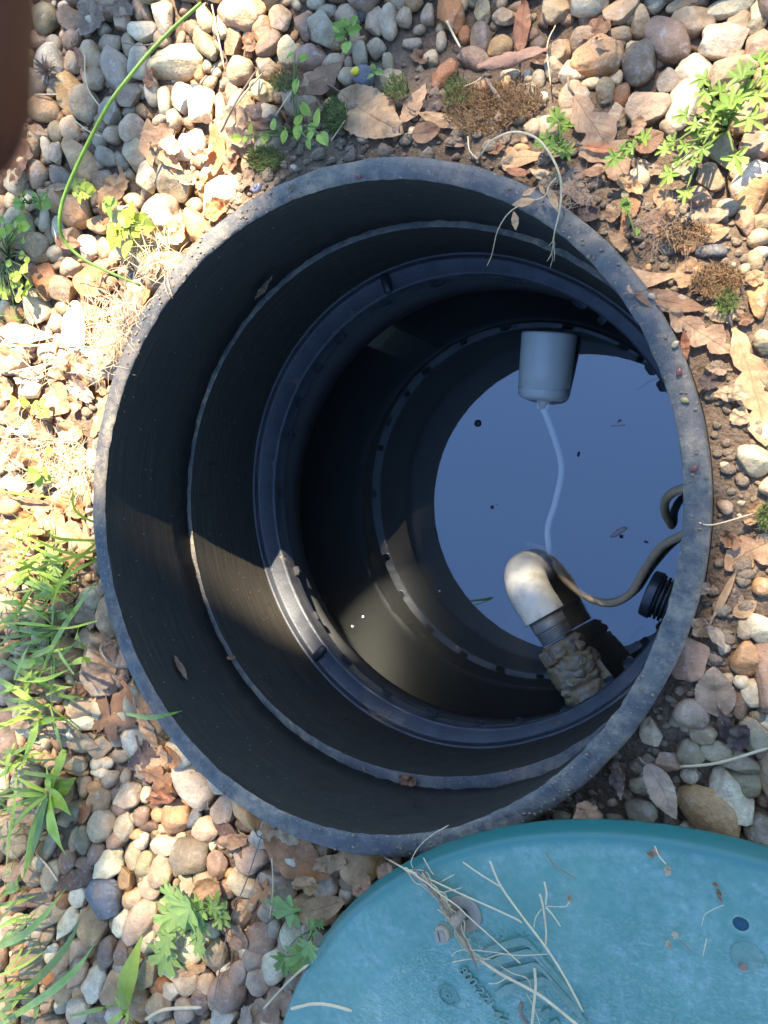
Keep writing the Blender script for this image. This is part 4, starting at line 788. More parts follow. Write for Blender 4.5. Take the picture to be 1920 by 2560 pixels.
LEAVES = """a,385,80,85,62,-10,scrap,greyb;a,645,615,110,30,78,lance,tan;a,937,655,112,40,84,ovate,orange;a,700,590,70,62,0,scrap,lilac;a,1035,552,82,75,30,scrap,grey;a,1140,478,72,44,20,scrap,dark;a,1135,562,60,42,10,scrap,brown;a,1395,345,118,42,-52,lance,brown;a,1352,482,58,32,-40,scrap,lilac;a,475,872,72,54,10,scrap,tan;a,500,810,95,42,-58,scrap,tan;a,932,905,56,45,-20,scrap,orange;a,1062,760,74,30,80,scrap,greyb;a,338,250,62,17,60,lance,brown;a,1080,182,50,34,70,scrap,brown;a,60,690,80,112,5,scrap,brown;a,500,32,72,32,0,scrap,greyb;a,890,662,60,30,-20,scrap,pale;a,800,762,52,30,30,scrap,pale;a,1000,700,42,58,0,scrap,brown;a,742,690,72,24,42,lance,tan;a,250,806,62,13,-6,lance,tan;a,160,560,52,18,22,lance,tan;a,290,1046,46,24,5,ovate,brown;a,472,932,58,48,0,scrap,orange;a,640,340,30,46,10,scrap,brown;a,760,640,55,30,60,scrap,white;a,860,780,46,34,0,scrap,tan;a,690,930,60,40,20,scrap,white;a,760,1000,60,44,-30,scrap,pale;a,1592,490,192,92,35,ovate,tan
b,130,448,112,32,-76,lance,lilac;b,215,448,46,48,10,scrap,dark;b,255,522,112,26,18,lance,tan;b,182,572,60,38,-12,ovate,brown;b,600,110,132,27,-86,lance,red;b,620,672,105,52,172,spat,tan;b,940,600,225,100,58,oak,lilac;b,932,636,70,19,3,lance,red;b,1142,612,72,44,-38,ovate,brown;b,1092,545,42,50,0,scrap,lilac;b,700,756,76,27,14,scrap,pale;b,582,746,50,18,10,ovate,red;b,812,772,72,34,-68,ovate,greyb;b,1042,955,102,44,-76,spat,orange;b,1390,932,112,46,-10,scrap,grey;b,885,922,50,40,20,scrap,dark;b,990,912,46,50,0,scrap,lilac;b,1212,872,82,40,60,scrap,tan;b,962,192,50,30,10,scrap,greyb;b,912,122,60,72,60,scrap,brown;b,912,746,60,18,-5,lance,brown;b,1062,792,72,34,30,scrap,tan;b,1312,1062,42,44,30,scrap,brown;b,1130,720,80,34,20,scrap,greyb;b,60,430,36,26,0,scrap,brown;b,760,640,66,30,-30,ovate,tan;b,860,860,72,34,30,scrap,greyb;b,1180,960,70,36,-20,ovate,brown;b,1010,1040,60,32,50,scrap,tan;b,1240,1000,66,36,10,scrap,brown;b,300,610,60,26,8,scrap,greyb;b,480,640,50,24,-8,scrap,brown;b,660,250,50,28,20,scrap,brown;b,1420,1000,70,34,-10,ovate,tan;b,150,240,56,30,40,scrap,brown
d,1165,96,112,54,168,spat,pink;d,1235,200,138,40,8,ovate,brown;d,1312,72,62,74,20,scrap,tan;d,1365,330,150,66,32,oak,lilac;d,1452,252,82,34,12,scrap,pale;d,1590,560,250,78,74,oak,tan;d,1500,592,92,36,8,scrap,pale;d,1536,692,50,44,30,scrap,pale;d,1442,482,52,34,10,scrap,grey;d,1402,542,46,44,0,scrap,dark;d,1300,382,60,17,84,lance,red;d,1612,1082,40,28,-42,scrap,lilac;d,1602,92,50,38,0,scrap,tan;d,1560,270,40,30,0,scrap,brown
f,1590,172,128,80,152,oak,pink;f,1432,778,108,72,-98,ovate,grey;f,1372,502,62,40,60,scrap,lilac;f,1442,532,62,22,58,lance,grey;f,1475,350,122,14,-64,lance,tan;f,1478,935,86,26,76,lance,dark;f,1532,972,52,66,20,scrap,dark;f,1592,22,50,34,-20,scrap,pink;f,1500,120,60,34,40,scrap,brown;f,1560,420,56,30,-30,ovate,tan;f,1380,330,44,30,20,scrap,greyb
h,1172,162,122,46,52,ovate,greyb;h,932,102,60,46,-20,scrap,brown;h,962,162,70,24,80,scrap,greyb;h,30,432,60,34,-5,scrap,brown;h,1000,60,44,30,0,scrap,dark
c,380,112,74,54,22,ovate,orange;c,100,336,112,36,6,lance,white;c,337,330,98,50,82,ovate,white;c,620,172,52,19,80,lance,orange;c,510,202,36,38,0,scrap,lilac;c,662,50,62,24,-62,scrap,tan;c,250,622,62,50,58,ovate,lilac;c,80,692,86,44,-15,scrap,brown;c,182,752,60,44,20,scrap,brown;c,332,492,90,66,-20,scrap,pink;c,415,690,96,36,-64,ovate,tan;c,322,632,40,48,0,scrap,pink;c,50,862,80,58,10,scrap,lilac;c,152,882,70,40,30,scrap,orange;c,360,1002,62,42,62,spat,tan;c,252,1062,82,44,10,scrap,pink;c,140,1062,84,64,20,palm,pink;c,322,1082,60,38,40,scrap,orange;c,452,432,50,58,0,scrap,pale;c,252,492,80,32,-22,scrap,tan;c,500,332,62,36,70,scrap,tan;c,30,572,42,50,0,scrap,tan;c,60,442,62,62,0,scrap,tan;c,130,520,60,34,-20,scrap,white;c,380,590,60,40,30,scrap,white;c,240,960,70,40,-15,scrap,white;c,60,980,70,44,10,scrap,white;c,430,560,46,34,60,scrap,tan;c,190,680,50,26,0,scrap,white;c,300,760,60,44,10,scrap,tan;c,340,870,54,40,60,scrap,pink
e,130,52,102,56,-12,scrap,orange;e,270,70,128,56,32,oak,pink;e,360,120,82,44,86,spat,tan;e,322,207,72,42,10,scrap,brown;e,395,256,38,34,0,scrap,red;e,100,152,92,56,-10,scrap,pink;e,376,442,46,58,20,scrap,grey;e,265,482,36,48,0,scrap,brown;e,570,800,100,44,36,spat,orange;e,470,880,132,104,80,palm,brown;e,632,955,112,24,82,lance,tan;e,300,970,116,36,26,ovate,grey;e,612,1042,84,70,70,palm,dark;e,736,1062,46,38,20,ovate,orange;e,155,737,60,50,0,scrap,pink;e,346,747,46,48,30,scrap,brown;e,432,702,72,42,42,scrap,greyb;e,116,902,72,34,-8,scrap,grey;e,466,596,62,28,76,lance,brown;e,300,356,50,28,70,scrap,brown;e,200,330,50,36,0,scrap,tan;e,60,200,60,44,0,scrap,pale;e,170,250,50,36,20,scrap,tan;e,690,1040,44,34,0,scrap,pink;e,50,300,50,36,30,scrap,greyb
g,690,52,80,52,40,oak,brown;g,700,122,82,42,-20,scrap,red;g,982,285,115,34,54,ovate,brown;g,1282,385,152,74,36,ovate,orange;g,1432,402,92,42,-12,scrap,tan;g,1182,252,46,34,20,scrap,tan;g,1322,502,62,46,82,scrap,tan;g,1132,530,62,44,66,palm,orange;g,902,536,70,56,60,scrap,lilac;g,1010,722,92,52,22,scrap,greyb;g,1152,1042,112,66,-30,oak,lilac;g,1392,602,92,44,-12,ovate,tan;g,1602,472,60,42,0,scrap,brown;g,832,872,66,22,-6,scrap,tan;g,370,192,52,26,-42,ovate,red;g,1000,320,66,30,0,scrap,lilac;g,1240,300,60,30,40,scrap,pale;g,1060,1085,50,36,20,scrap,grey"""
LEAFOBJ = []
def put_leaf(px, py, rl, rw, ang, kind, col, seed, zoff=.0, tint=1.0, floor=None):
    P = at(px, py, .0)
    for _ in range(3): P = at(px, py, float(HS[hidx(P[0], P[1])]) + .006 if floor is None else floor)
    k = kscale(P); ca, sa = math.cos(R(ang)), math.sin(R(ang))
    q1 = at(px + rl * ca, py + rl * sa, P[2]) - P; q2 = at(px - rw * sa, py + rw * ca, P[2]) - P; r = random.Random(seed)
    Lh, Wh = np.linalg.norm(q1), np.linalg.norm(q2); e1 = q1 / Lh; e2 = np.array([-e1[1], e1[0], 0])
    Lh *= 1.08; Wh *= 1.22; V, f, uv = leaf_mesh(kind, Lh, Wh, seed, r.uniform(-.02, .10), r.uniform(.0, .24) * (1 if r.random() < .7 else -.6))
    X = P[0] + V[:, 0] * e1[0] + V[:, 1] * e2[0]; Y = P[1] + V[:, 0] * e1[1] + V[:, 1] * e2[1]
    if floor is None:
        hh = HS[hidx(X, Y)]; A = np.c_[X - P[0], Y - P[1], np.ones(len(X))]; co = np.linalg.lstsq(A, hh, rcond=None)[0]; co[:2] = np.clip(co[:2], -.45, .45); pl = A @ co
        res_ = hh - pl; zb = pl + np.clip(np.percentile(res_, 85), 0, .012) + .25 * np.clip(res_, -.01, .01)
    else: zb = floor
    Z = zb + V[:, 2] + .0035 + zoff
    W = np.c_[X, Y, Z]; cen = W.mean(0); o = mesh_obj('dead_leaf', (W - cen).tolist(), f, M_DEAD, uv=uv); o.location = cen
    t = np.array(LCOL[col]) * [1.12, .98, .80] * r.uniform(.88, 1.14) * tint; o.color = (*t, 1)
    if kind not in ('scrap',) and rl > 30:                         # the stalk is a part of its own
        base = W[len(W) // 90] if kind == 'palm' else W[6]
        d = -e1 * Lh * (.34 if kind != 'palm' else .9); 
        if kind == 'palm': base = W[0]
        s = MB().add(*tube([base - cen, base - cen + d * .5 + [0, 0, .002], base - cen + d + np.array([e2[0], e2[1], 0]) * Lh * r.uniform(-.1, .1)], [.0011, .0008, .0011], 6)).build('stalk', M_TWIG, o)
    if floor is None:
        ii = hidx(X, Y); np.maximum.at(HM, ii, Z); np.maximum.at(HS, ii, Z)
    LEAFOBJ.append((o, dict(px=px, py=py, ap=math.sqrt(rl * rw), kind=kind, col=col))); return o
sd_ = 100
for line in LEAVES.split('\n'):
    for ent in line.split(';'):
        q = ent.split(','); 
        if q[0] in CROPS: crop = q[0]; q = q[1:]
        px, py = cpx(crop, float(q[0]), float(q[1])); sd_ += 1
        put_leaf(px, py, float(q[2]) * ZS, float(q[3]) * ZS, float(q[4]), q[5], q[6], sd_)
# scraps on the lid
for (x, y, a, b, an, c) in ((1440 + 790 / 3.456, 2060 + 415 / 3.456, 16, 9, 85, 'pale'), (1440 + 852 / 3.456, 2060 + 972 / 3.456, 10, 9, 20, 'pale'), (1440 + 798 / 3.456, 2060 + 1050 / 3.456, 14, 8, 80, 'pale'), (1440 + 1236 / 3.456, 2060 + 625 / 3.456, 20, 6, 75, 'brown'), (1440 + 1200 / 3.456, 2060 + 535 / 3.456, 8, 6, 0, 'red'), (1440 + 640 / 3.456, 2060 + 270 / 3.456, 14, 6, 25, 'brown'), (960 + 1600 / 3.456, 2060 + 655 / 3.456, 14, 7, -75, 'pale')):
    sd_ += 1; put_leaf(x, y, a, b, an, 'scrap', c, sd_)
# scraps stuck to the inside of the riser
def wall_at(px, py, rad=.309):
    d = ray(px, py); o = EYE[:2] - RC; a = d[0] ** 2 + d[1] ** 2; b = 2 * (o @ d[:2]); c = o @ o - rad * rad; return EYE + d * ((-b + math.sqrt(b * b - 4 * a * c)) / (2 * a))
INNER = []
for (px, py, rl, rw, ang, col, lab) in ((654, 712, 40, 10, -55, 'brown', 'brown sliver of leaf stuck to the upper left wall inside the riser'), (446, 1674, 36, 11, 62, 'brown', 'brown leaf scrap stuck to the lower left wall inside the riser')):
    P = wall_at(px, py); n_ = nrm(np.append(RC - P[:2], 0)); q = wall_at(px + rl * math.cos(R(ang)), py + rl * math.sin(R(ang))) - P; Lh = np.linalg.norm(q); e1 = nrm(q); e2 = np.cross(n_, e1)
    V, f, uv = leaf_mesh('lance', Lh, Lh * rw / rl, px, .05, .2); W = V[:, :1] * e1 + V[:, 1:2] * e2 + V[:, 2:] * n_ + n_ * .004
    o = mesh_obj('leaf_sliver', W.tolist(), f, M_DEAD, uv=uv); o.location = P; o.color = (*LCOL[col], 1); tag(o, lab, 'leaf scrap')
o = put_leaf(1023, 1949, 26, 17, 10, 'scrap', 'brown', 900, floor=-.147); tag(o, 'brown crumpled leaf bit resting on the ledge inside the riser bottom', 'leaf scrap'); LEAFOBJ.pop()
o = put_leaf(747, 1845, 20, 5, 35, 'scrap', 'brown', 901, floor=-.147); tag(o, 'thin brown debris lodged on the ledge inside the lower left riser', 'leaf scrap'); LEAFOBJ.pop()
o = put_leaf(582, 1643, 14, 5, 0, 'scrap', 'tan', 902, floor=-.147); tag(o, 'tan chip caught on the seam inside the left riser wall', 'leaf scrap'); LEAFOBJ.pop()

# ------------------------------------------------------------------ straws, twigs and stems
HX = HM.copy()
for dy in range(-2, 3):
    for dx in range(-2, 3): HX = np.maximum(HX, np.roll(np.roll(HM, dy, 0), dx, 1))
HX = np.where((HX - HS > 0) & (HX - HS < .03), HS + (HX - HS) * .6, HS); HX = np.where(np.hypot(gxw - LIDC[0], gyw - LIDC[1]) < LIDR + .012, np.maximum(HX, (LZ0 + (gyw - LIDC[1]) * LIDT + LTOP + .0015)), HX)
def hz(px, py, dz=.004):
    P = at(px, py, .0)
    for _ in range(3): P = at(px, py, max(float(HX[hidx(P[0], P[1])]), -.05) + dz)
    return P
CR2 = dict(CROPS); SCL = {k: ZS for k in CROPS}
for k_, (ox, oy, s_) in dict(j=(960, 2060, 1 / 3.456), k=(1440, 2060, 1 / 3.456), l=(0, 560, 1 / 3.456), m=(0, 1060, 1 / 3.456)).items(): CR2[k_] = (ox, oy); SCL[k_] = s_
STRAWS = [  # crop, width px in crop, material, label, points
('j', 13, 'S', 'longest straw running from the dark gap across the lid edge past the washer', '0,285 180,385 400,480 600,575 800,665 1130,815 1190,855'),
('j', 11, 'S', 'straw passing over the washer hole and ending at the raised bands', '170,385 330,480 480,600 640,715 700,775 800,865 1050,1090 1180,1205'),
('j', 19, 'S', 'thickest dry stalk on the lid, running down right beside the raised bands', '915,320 1000,520 1150,740 1400,1070 1560,1320 1720,1620'),
('j', 14, 'S', 'straight side straw meeting the thickest stalk near its upper end', '680,330 840,440 1010,545'),
('j', 17, 'S', 'upright straw joining the thickest stalk from above at its middle', '1345,605 1375,720 1400,920 1395,1055'),
('j', 15, 'S', 'short flat blade of straw at the top of the forked sprig', '1385,500 1405,600 1395,700'),
('j', 7, 'S', 'thin curved sprig stem carrying a pale paddle leaf on the lid', '1395,710 1500,715 1570,712 1600,670'),
('j', 13, 'S', 'slim pale blade slanting down right from the forked sprig', '1400,720 1460,790 1525,885'),
('j', 9, 'S', 'thin hooked straw hanging down left from the forked sprig', '1360,735 1310,810 1295,900'),
('j', 20, 'T', 'brown dry stem bundle lying behind the screw', '260,390 400,560 520,720 620,880 720,1050 810,1270'),
('j', 12, 'S', 'straw just below the screw leading to the frayed end', '610,870 690,1010 780,1180'),
('j', 26, 'S', 'thick split stalk running to the lid corner below the raised bands', '820,1165 1000,1290 1300,1450 1480,1580 1700,1760'),
('j', 10, 'S', 'short frayed straw pointing left above the raised numbers', '590,1192 760,1165 840,1180'),
('j', 7, 'S', 'thin wavy straw crossing over the raised bands', '585,1145 620,1105 720,1085 960,1110 1150,1135 1420,1125'),
('j', 7, 'S', 'fine straw arching up over the upper raised bands', '860,1175 960,1135 1060,1120'),
('j', 25, 'S', 'flat upright straw crossing the split stalk at the bottom edge', '1300,1245 1310,1400 1290,1600 1278,1740'),
('j', 8, 'S', 'thin straw under the flat upright straw at the bottom edge', '1230,1460 1300,1600 1350,1740'),
('j', 6, 'S', 'hair-thin pale straw looping up over the riser rim', '250,380 235,320 300,200 420,90 560,10'),
('j', 9, 'S', 'short straw on the lid edge beneath the hair-thin loop', '340,290 400,400 430,440'),
('j', 16, 'T', 'dark brown stem pressed along the straws above the washer', '340,370 370,470 460,600 560,760'),
('j', 8, 'S', 'small straw sticking out up right above the washer', '490,500 610,435'),
('j', 7, 'S', 'small straw sticking out right just above the washer', '515,590 675,550'),
('j', 9, 'S', 'short curved straw branching left off the split stalk', '905,1380 980,1375 1060,1330'),
('j', 8, 'S', 'kinked thin straw lying over the lower raised bands', '1000,1225 1110,1290 1240,1340 1290,1480'),
('j', 34, 'T', 'knobbly brown catkin at the bottom edge of the lid', '1190,1540 1180,1610 1200,1680 1240,1725'),
('j', 14, 'T', 'wavy reddish brown twig on the smooth band of the lid', '1400,250 1450,330 1500,380 1660,470'),
('k', 10, 'S', 'pale broken stem ending in a leaf bit near the lid top', '680,190 720,280 780,350'),
('k', 9, 'S', 'short straight straw left of the bolt hole on the lid', '1130,990 1095,1145'),
('k', 10, 'T', 'small brown stem right of the pale flower bit on the lid', '890,1000 990,1095'),
('k', 6, 'S', 'faint curled hair below the brown scrap on the lid', '1280,700 1180,740 1110,790 1085,885'),
('a', 9, 'T', 'dark grass stem leaning left above the grey crumpled leaf', '955,570 1020,440 1110,300'),
('a', 9, 'S', 'dry stem crossing beside the dark grey leaf in the upper middle', '985,500 1060,400 1130,320'),
('a', 7, 'S', 'thin dry stem hanging down from the top edge between pebbles', '915,20 935,120 970,300'),
('a', 7, 'S', 'pale thin stem leaning towards the small green weed', '1190,500 1230,440 1280,370'),
('a', 6, 'T', 'thin dark straw beneath the large sunlit cream stone', '530,185 600,195 690,190'),
('a', 6, 'S', 'thin straw standing among the upper left pebbles', '365,240 375,370 430,460'),
('a', 6, 'S', 'thin pale straw next to the dark dried seed head', '150,408 250,408'),
('a', 6, 'S', 'thin straw lying by the ochre stone at the far left', '310,510 380,565 440,590'),
('a', 7, 'S', 'loose straw on the rim side of the sunlit leaves', '940,810 1030,865'),
('a', 6, 'S', 'thin pale straw at the tip of the big veined leaf', '1430,610 1490,520'),
('b', 18, 'T', 'grey broken twig lying on the brown moss', '440,340 470,385 505,435'),
('b', 10, 'S', 'short straw beside the rusty block at the top edge', '270,90 300,150 330,205'),
('b', 6, 'S', 'thin straw hanging down between pebbles right of the bark strip', '740,110 705,200 720,370'),
('b', 5, 'S', 'fine white root on the brown moss', '345,375 400,350 430,325'),
('b', 6, 'S', 'fine pale root curling at the foot of the arching dry stem', '362,590 370,650 405,690'),
('g', 14, 'S', 'pale crooked twig lying on pebbles at the bottom edge', '630,1085 690,1050 760,1038 870,1035'),
('g', 6, 'T', 'long thin dark stem drooping through the lower pebbles', '1130,290 1060,500 1000,640 960,820 925,1000'),
('g', 8, 'S', 'short straw among pebbles beside the green rosette', '160,375 210,430 250,490'),
('g', 7, 'S', 'thin straw below the curled veined leaf', '1175,390 1180,520 1165,650'),
('g', 11, 'S', 'straw pointing from the lid edge down to the bottom leaves', '1140,1040 1250,920 1330,850'),
('g', 13, 'S', 'pale straw lying across the lid at the bottom edge', '1260,1040 1350,1020 1430,1025 1520,1050'),
('f', 13, 'S', 'dry straw lying over the big stones right of the lid', '1280,1100 1440,1085 1659,1020'),
('f', 6, 'S', 'thin straw poking over the right rim towards the oak leaf', '1345,40 1420,55 1600,5'),
('c', 9, 'S', 'white straw across the bleached leaves at the left edge', '20,390 180,385 330,358'),
('c', 9, 'S', 'lower white straw across the bleached leaves at the left edge', '40,505 200,470 290,452'),
('l', 8, 'S', 'thin straw crossing the sunlit leaves down from the left edge', '0,980 140,1120 330,1300'),
('l', 8, 'S', 'thin straw standing between the sunlit cream pebbles', '450,0 480,100 490,200'),
('l', 10, 'T', 'brown stalk beside the reddish pebble on the left', '640,450 900,520 1060,600'),
('m', 10, 'S', 'long dry stalk slanting through the sunlit litter on the left', '0,240 120,330 280,430'),
]
STRAWOBJ = []
for n_, (cr, w, mt, lab, pts) in enumerate(STRAWS):
    r_ = random.Random(n_); P = []; q = [tuple(float(z) for z in p.split(',')) for p in pts.split()]
    for i, (x, y) in enumerate(q):
        px, py = CR2[cr][0] + x * SCL[cr], CR2[cr][1] + y * SCL[cr]; wpx = w * SCL[cr]
        P.append(hz(px, py, .0025 + .0022 * ((n_ * 7) % 4) + (.002 if 0 < i < len(q) - 1 else 0)))
    P = crom(P, 6); rad_ = wpx / kscale(P[0]) / 2; rr_ = [rad_ * (1 + .18 * noise.noise(Vector((i * .7, n_, 0)))) for i in range(len(P))]; rr_[-1] *= .55
    if 'catkin' in lab: rr_ = [rad_ * (.8 + .35 * abs(math.sin(i * 1.9))) for i in range(len(P))]
    cen = np.array(P[len(P) // 2]); o = MB().add(*tube(P, rr_, 7)).build('catkin' if 'catkin' in lab else ('straw' if mt == 'S' else 'twig'), M_STRAW if mt == 'S' else M_TWIG, origin=cen); o.location = cen
    tag(o, lab, 'catkin' if 'catkin' in lab else ('straw' if mt == 'S' else 'twig'))
mb = MB()                                                           # frayed fibres of the dry bundle round the screw
for k in range(46):
    base = [(200, 400), (330, 470), (430, 590), (520, 700), (600, 850), (690, 1010), (790, 1170), (900, 1210)]; i0 = int(RNG.integers(0, 5)); seg = base[i0:i0 + 3 + int(RNG.integers(0, 2))]
    P = [hz(960 + (x + RNG.normal(0, 26)) / 3.456, 2060 + (y + RNG.normal(0, 26)) / 3.456, .003 + RNG.uniform(0, .006)) for x, y in seg]; mb.add(*tube(crom(P, 5), [RNG.uniform(.0003, .0008), .0003], 5))
tag(mb.build('straw_fibres', M_STRAW), kind='stuff')
# bark strip at the top
P = crom([hz(*cpx('b', x, y), .012) for x, y in ((402, 290), (480, 272), (600, 242), (708, 214))], 8); v, f, uv = tube(P, [.0022, .0052, .0062, .0055, .0048, .0015], 12); cen = np.array(P[10])
for i, p in enumerate(v):
    c_ = np.array(P[i // 12]); p = np.array(p); p[2] = c_[2] + (p[2] - c_[2]) * .38; v[i] = p + .0022 * noise.noise(Vector((p[0] * 60, p[1] * 420, p[2] * 420)))
o = MB().add(v, f, uv).build('bark_strip', M_REDBARK, origin=cen); o.location = cen; tag(o, 'long strip of reddish bark lying among the pebbles near the top', 'bark')
# long green stalk arching over the sunlit pebbles
gp = [(870, 12), (760, 110), (650, 222), (560, 330), (480, 435), (410, 560), (350, 680), (300, 790), (268, 880), (257, 960), (278, 1040), (350, 1112), (450, 1166), (605, 1232)]
zs = np.interp(range(14), [0, 4, 9, 13], [-.01, .035, .03, -.015]); P = crom([at(*cpx('a', x, y), z) for (x, y), z in zip(gp, zs)], 6)
o = MB().add(*tube(P, [.0018, .0021, .0021, .0016], 10)).build('green_stalk', M_GREEN, origin=P[30]); o.location = P[30]; o.color = (.13, .24, .035, 1); tag(o, 'long smooth green stalk arching over the sunlit pebbles at upper left', 'stalk')
# dry arching stem with its withered sprig, hanging over the rim
st = tag(empty('dry_stem', at(*cpx('b', 405, 690), -.02)), 'dry tan stem arching from the soil over the upper right rim', 'stem'); so = np.array(st.location)
P = crom([at(*cpx('b', x, y), z) for x, y, z in ((405, 690, -.016), (435, 645, .008), (470, 605, .02), (560, 570, .032), (650, 592, .036), (710, 655, .034), (755, 745, .026), (766, 830, .015), (756, 920, .008), (736, 1010, -.004), (728, 1092, -.03))], 6)
MB().add(*tube(P, [.0008, .0009, .0009, .0008, .0005], 8)).build('stem', M_STRAW, st, origin=so)
mb = MB()
for k in range(6):
    a = np.array(P[-1 - k]); d = np.array([random.uniform(-.5, .5), random.uniform(-1, -.2), random.uniform(-.5, .1)]) * .014; mb.add(*tube([a, a + d * .5 + [.001, 0, 0], a + d], [.0004, .0003, .0002], 5))
mb.build('root_hair', M_STRAW, st, origin=so)
P = crom([at(*cpx('b', x, y), z) for x, y, z in ((742, 770, .022), (715, 800, .016), (690, 850, .012), (600, 880, .010), (535, 925, .006), (490, 1000, -.01), (466, 1100, -.03), (445, 1150, -.04))], 6)
MB().add(*tube(P, [.0006, .0005, .0004, .0003], 6)).build('side_shoot', M_STRAW, st, origin=so)
for (x, y, rl, rw, an) in ((612, 880, 52, 15, -12), (735, 868, 58, 15, 66), (572, 962, 40, 13, 84), (632, 835, 34, 10, -30), (690, 830, 26, 8, 60)):
    px, py = cpx('b', x, y); o = put_leaf(px, py, rl * ZS, rw * ZS, an, 'lance', 'tan', x, floor=.010 if y < 940 else -.004); LEAFOBJ.pop()
    for ch in list(o.children): bpy.data.objects.remove(ch)
    o.parent = st; o.location = np.array(o.location) - so; o.name = 'withered_leaf'

# ------------------------------------------------------------------ weeds and grass
def unit_leaf(kind):
    """small green leaf, stalk end at the origin, length 1 along x"""
    v = []; f = []; uv = []
    if kind in ('oval', 'round', 'mint'):
        wf = dict(oval=.30, round=.42, mint=.40)[kind]; nu, nv_ = 12, 3
        for i in range(nu + 1):
            t = .01 + .98 * i / nu; w = wf * math.sin(math.pi * t ** (.8 if kind != 'round' else 1.15)) ** .75
            if kind == 'mint': w *= 1 + .16 * math.sin(t * 34)
            for j in range(-nv_, nv_ + 1):
                s = j / nv_; v.append((t, w * s, .10 * abs(s) - .16 * (t - .5) ** 2 * 2 + .02)); uv.append((t, s))
        for i in range(nu):
            for j in range(2 * nv_): a = i * (2 * nv_ + 1) + j; f.append((a, a + 2 * nv_ + 1, a + 2 * nv_ + 2, a + 1))
    else:                                                           # lobed (geranium / buttercup type): fan of cut lobes
        npn = 54; nr = 4; v.append((.12, 0, 0)); uv.append((0, 0)); nl = 5 if kind == 'lobed' else 6
        for k in range(1, nr + 1):
            for j in range(npn + 1):
                g = -2.5 + 5.0 * j / npn; lob = abs(math.cos(g / 5.0 * math.pi * nl)); q = ((.30 + .70 * lob ** 1.1) if kind == 'lobed' else (.40 + .60 * lob ** .75)) * (1 - .10 * abs(g) / 2.5)
                q *= 1 + (.16 * math.cos(g / 5 * math.pi * nl * 3) if kind == 'lobed' else .16 * math.cos(g / 5 * math.pi * nl * 3) * lob)
                q *= k / nr * .62; v.append((.12 + q * math.cos(g) * 1.05 + .22 * k / nr, q * math.sin(g), .10 * (k / nr) ** 2 * abs(math.sin(g * 2.2)))); uv.append((k / nr, math.sin(g * nl * .63)))
        for j in range(npn): f.append((0, 1 + j, 2 + j))
        for k in range(nr - 1):
            a = 1 + k * (npn + 1)
            for j in range(npn): f.append((a + j, a + npn + 1 + j, a + npn + 2 + j, a + j + 1))
    me = bpy.data.meshes.new('leaf'); me.from_pydata(v, [], f); l = me.uv_layers.new(name='UVMap'); li = np.zeros(len(me.loops), int); me.loops.foreach_get('vertex_index', li)
    l.data.foreach_set('uv', np.array(uv, float)[li].ravel()); me.polygons.foreach_set('use_smooth', [True] * len(me.polygons)); me.materials.append(M_GREEN); return me
UL = {k: unit_leaf(k) for k in ('oval', 'round', 'mint', 'lobed', 'cut')}
GRN = dict(mid=(.24, .33, .055), light=(.36, .44, .07), blue=(.23, .32, .09), yell=(.34, .38, .055), dark=(.10, .17, .04))
def weed(name, label, crop, root, leaves, kind, colr, h=.02, stems=True, cat='weed', lw=.0008, sc=1.0):
    """leaves: (x, y, length, angle) in crop pixels; angle of the tip, clockwise from the picture's right"""
    s = SCL[crop]; ox, oy = CR2[crop]; r = random.Random(len(label) * 7 + len(leaves))
    Pr = hz(ox + root[0] * s, oy + root[1] * s, .001); w = tag(empty(name, Pr), label, cat)
    for (x, y, ln, an) in leaves:
        px, py = ox + x * s, oy + y * s; hh = h * r.uniform(.6, 1.3); P0 = hz(px, py, hh); k = kscale(P0); L_ = ln * s / k * sc; ca, sa = math.cos(R(an)), math.sin(R(an))
        d = at(px + 20 * ca, py + 20 * sa, P0[2]) - P0; yaw = math.atan2(d[1], d[0]); L_ *= np.linalg.norm(d) * k / 20
        b = P0 - d / np.linalg.norm(d) * L_ * .5
        o = bpy.data.objects.new('leaf', UL[kind]); COL.objects.link(o); o.parent = w; o.location = b - Pr; o.scale = (L_, L_, L_); o.rotation_euler = (r.uniform(-.35, .35), r.uniform(-.25, .3), yaw)
        o.color = (*(np.array(GRN[colr]) * r.uniform(.8, 1.2)), 1)
        if stems:
            mid = (b - Pr) * .55 + np.array([r.uniform(-.004, .004), r.uniform(-.004, .004), .006])
            st_ = MB().add(*tube(crom([np.zeros(3), mid, b - Pr], 5), [lw * 1.2, lw, lw * .7], 6)).build('stem', M_GREEN, w); st_.color = (.17, .22, .06, 1)
    return w
weed('weed', 'small green weed with paired oval leaves growing above the top rim', 'a', (1290, 585), [(1256, 240, 42, 150), (1312, 250, 48, -20), (1280, 372, 70, 100), (1318, 470, 62, 50), (1180, 532, 60, -105), (1090, 556, 52, -80), (1060, 606, 40, 100), (1020, 598, 50, 180), (1150, 602, 62, 95), (1226, 590, 62, 110), (1290, 575, 74, 92), (1288, 515, 60, -60), (1342, 592, 62, 110), (1345, 548, 56, -120), (1378, 510, 80, -80), (1402, 606, 78, 55), (1332, 622, 44, 80)], 'oval', 'light', .022)
weed('weed', 'small green weed with cut leaves near the slate pebbles at the top', 'a', (1510, 150), [(1500, 112, 62, -100), (1470, 152, 56, 170), (1532, 128, 62, -20), (1502, 210, 62, 90), (1536, 92, 50, -40), (1462, 122, 46, -150), (1480, 90, 40, -100)], 'mint', 'mid', .018)
weed('weed', 'tiny green sprig by the blue-black pebble left of the veined leaf', 'a', (1618, 310), [(1616, 296, 42, -100), (1640, 312, 42, 20), (1604, 334, 40, 140)], 'oval', 'blue', .012)
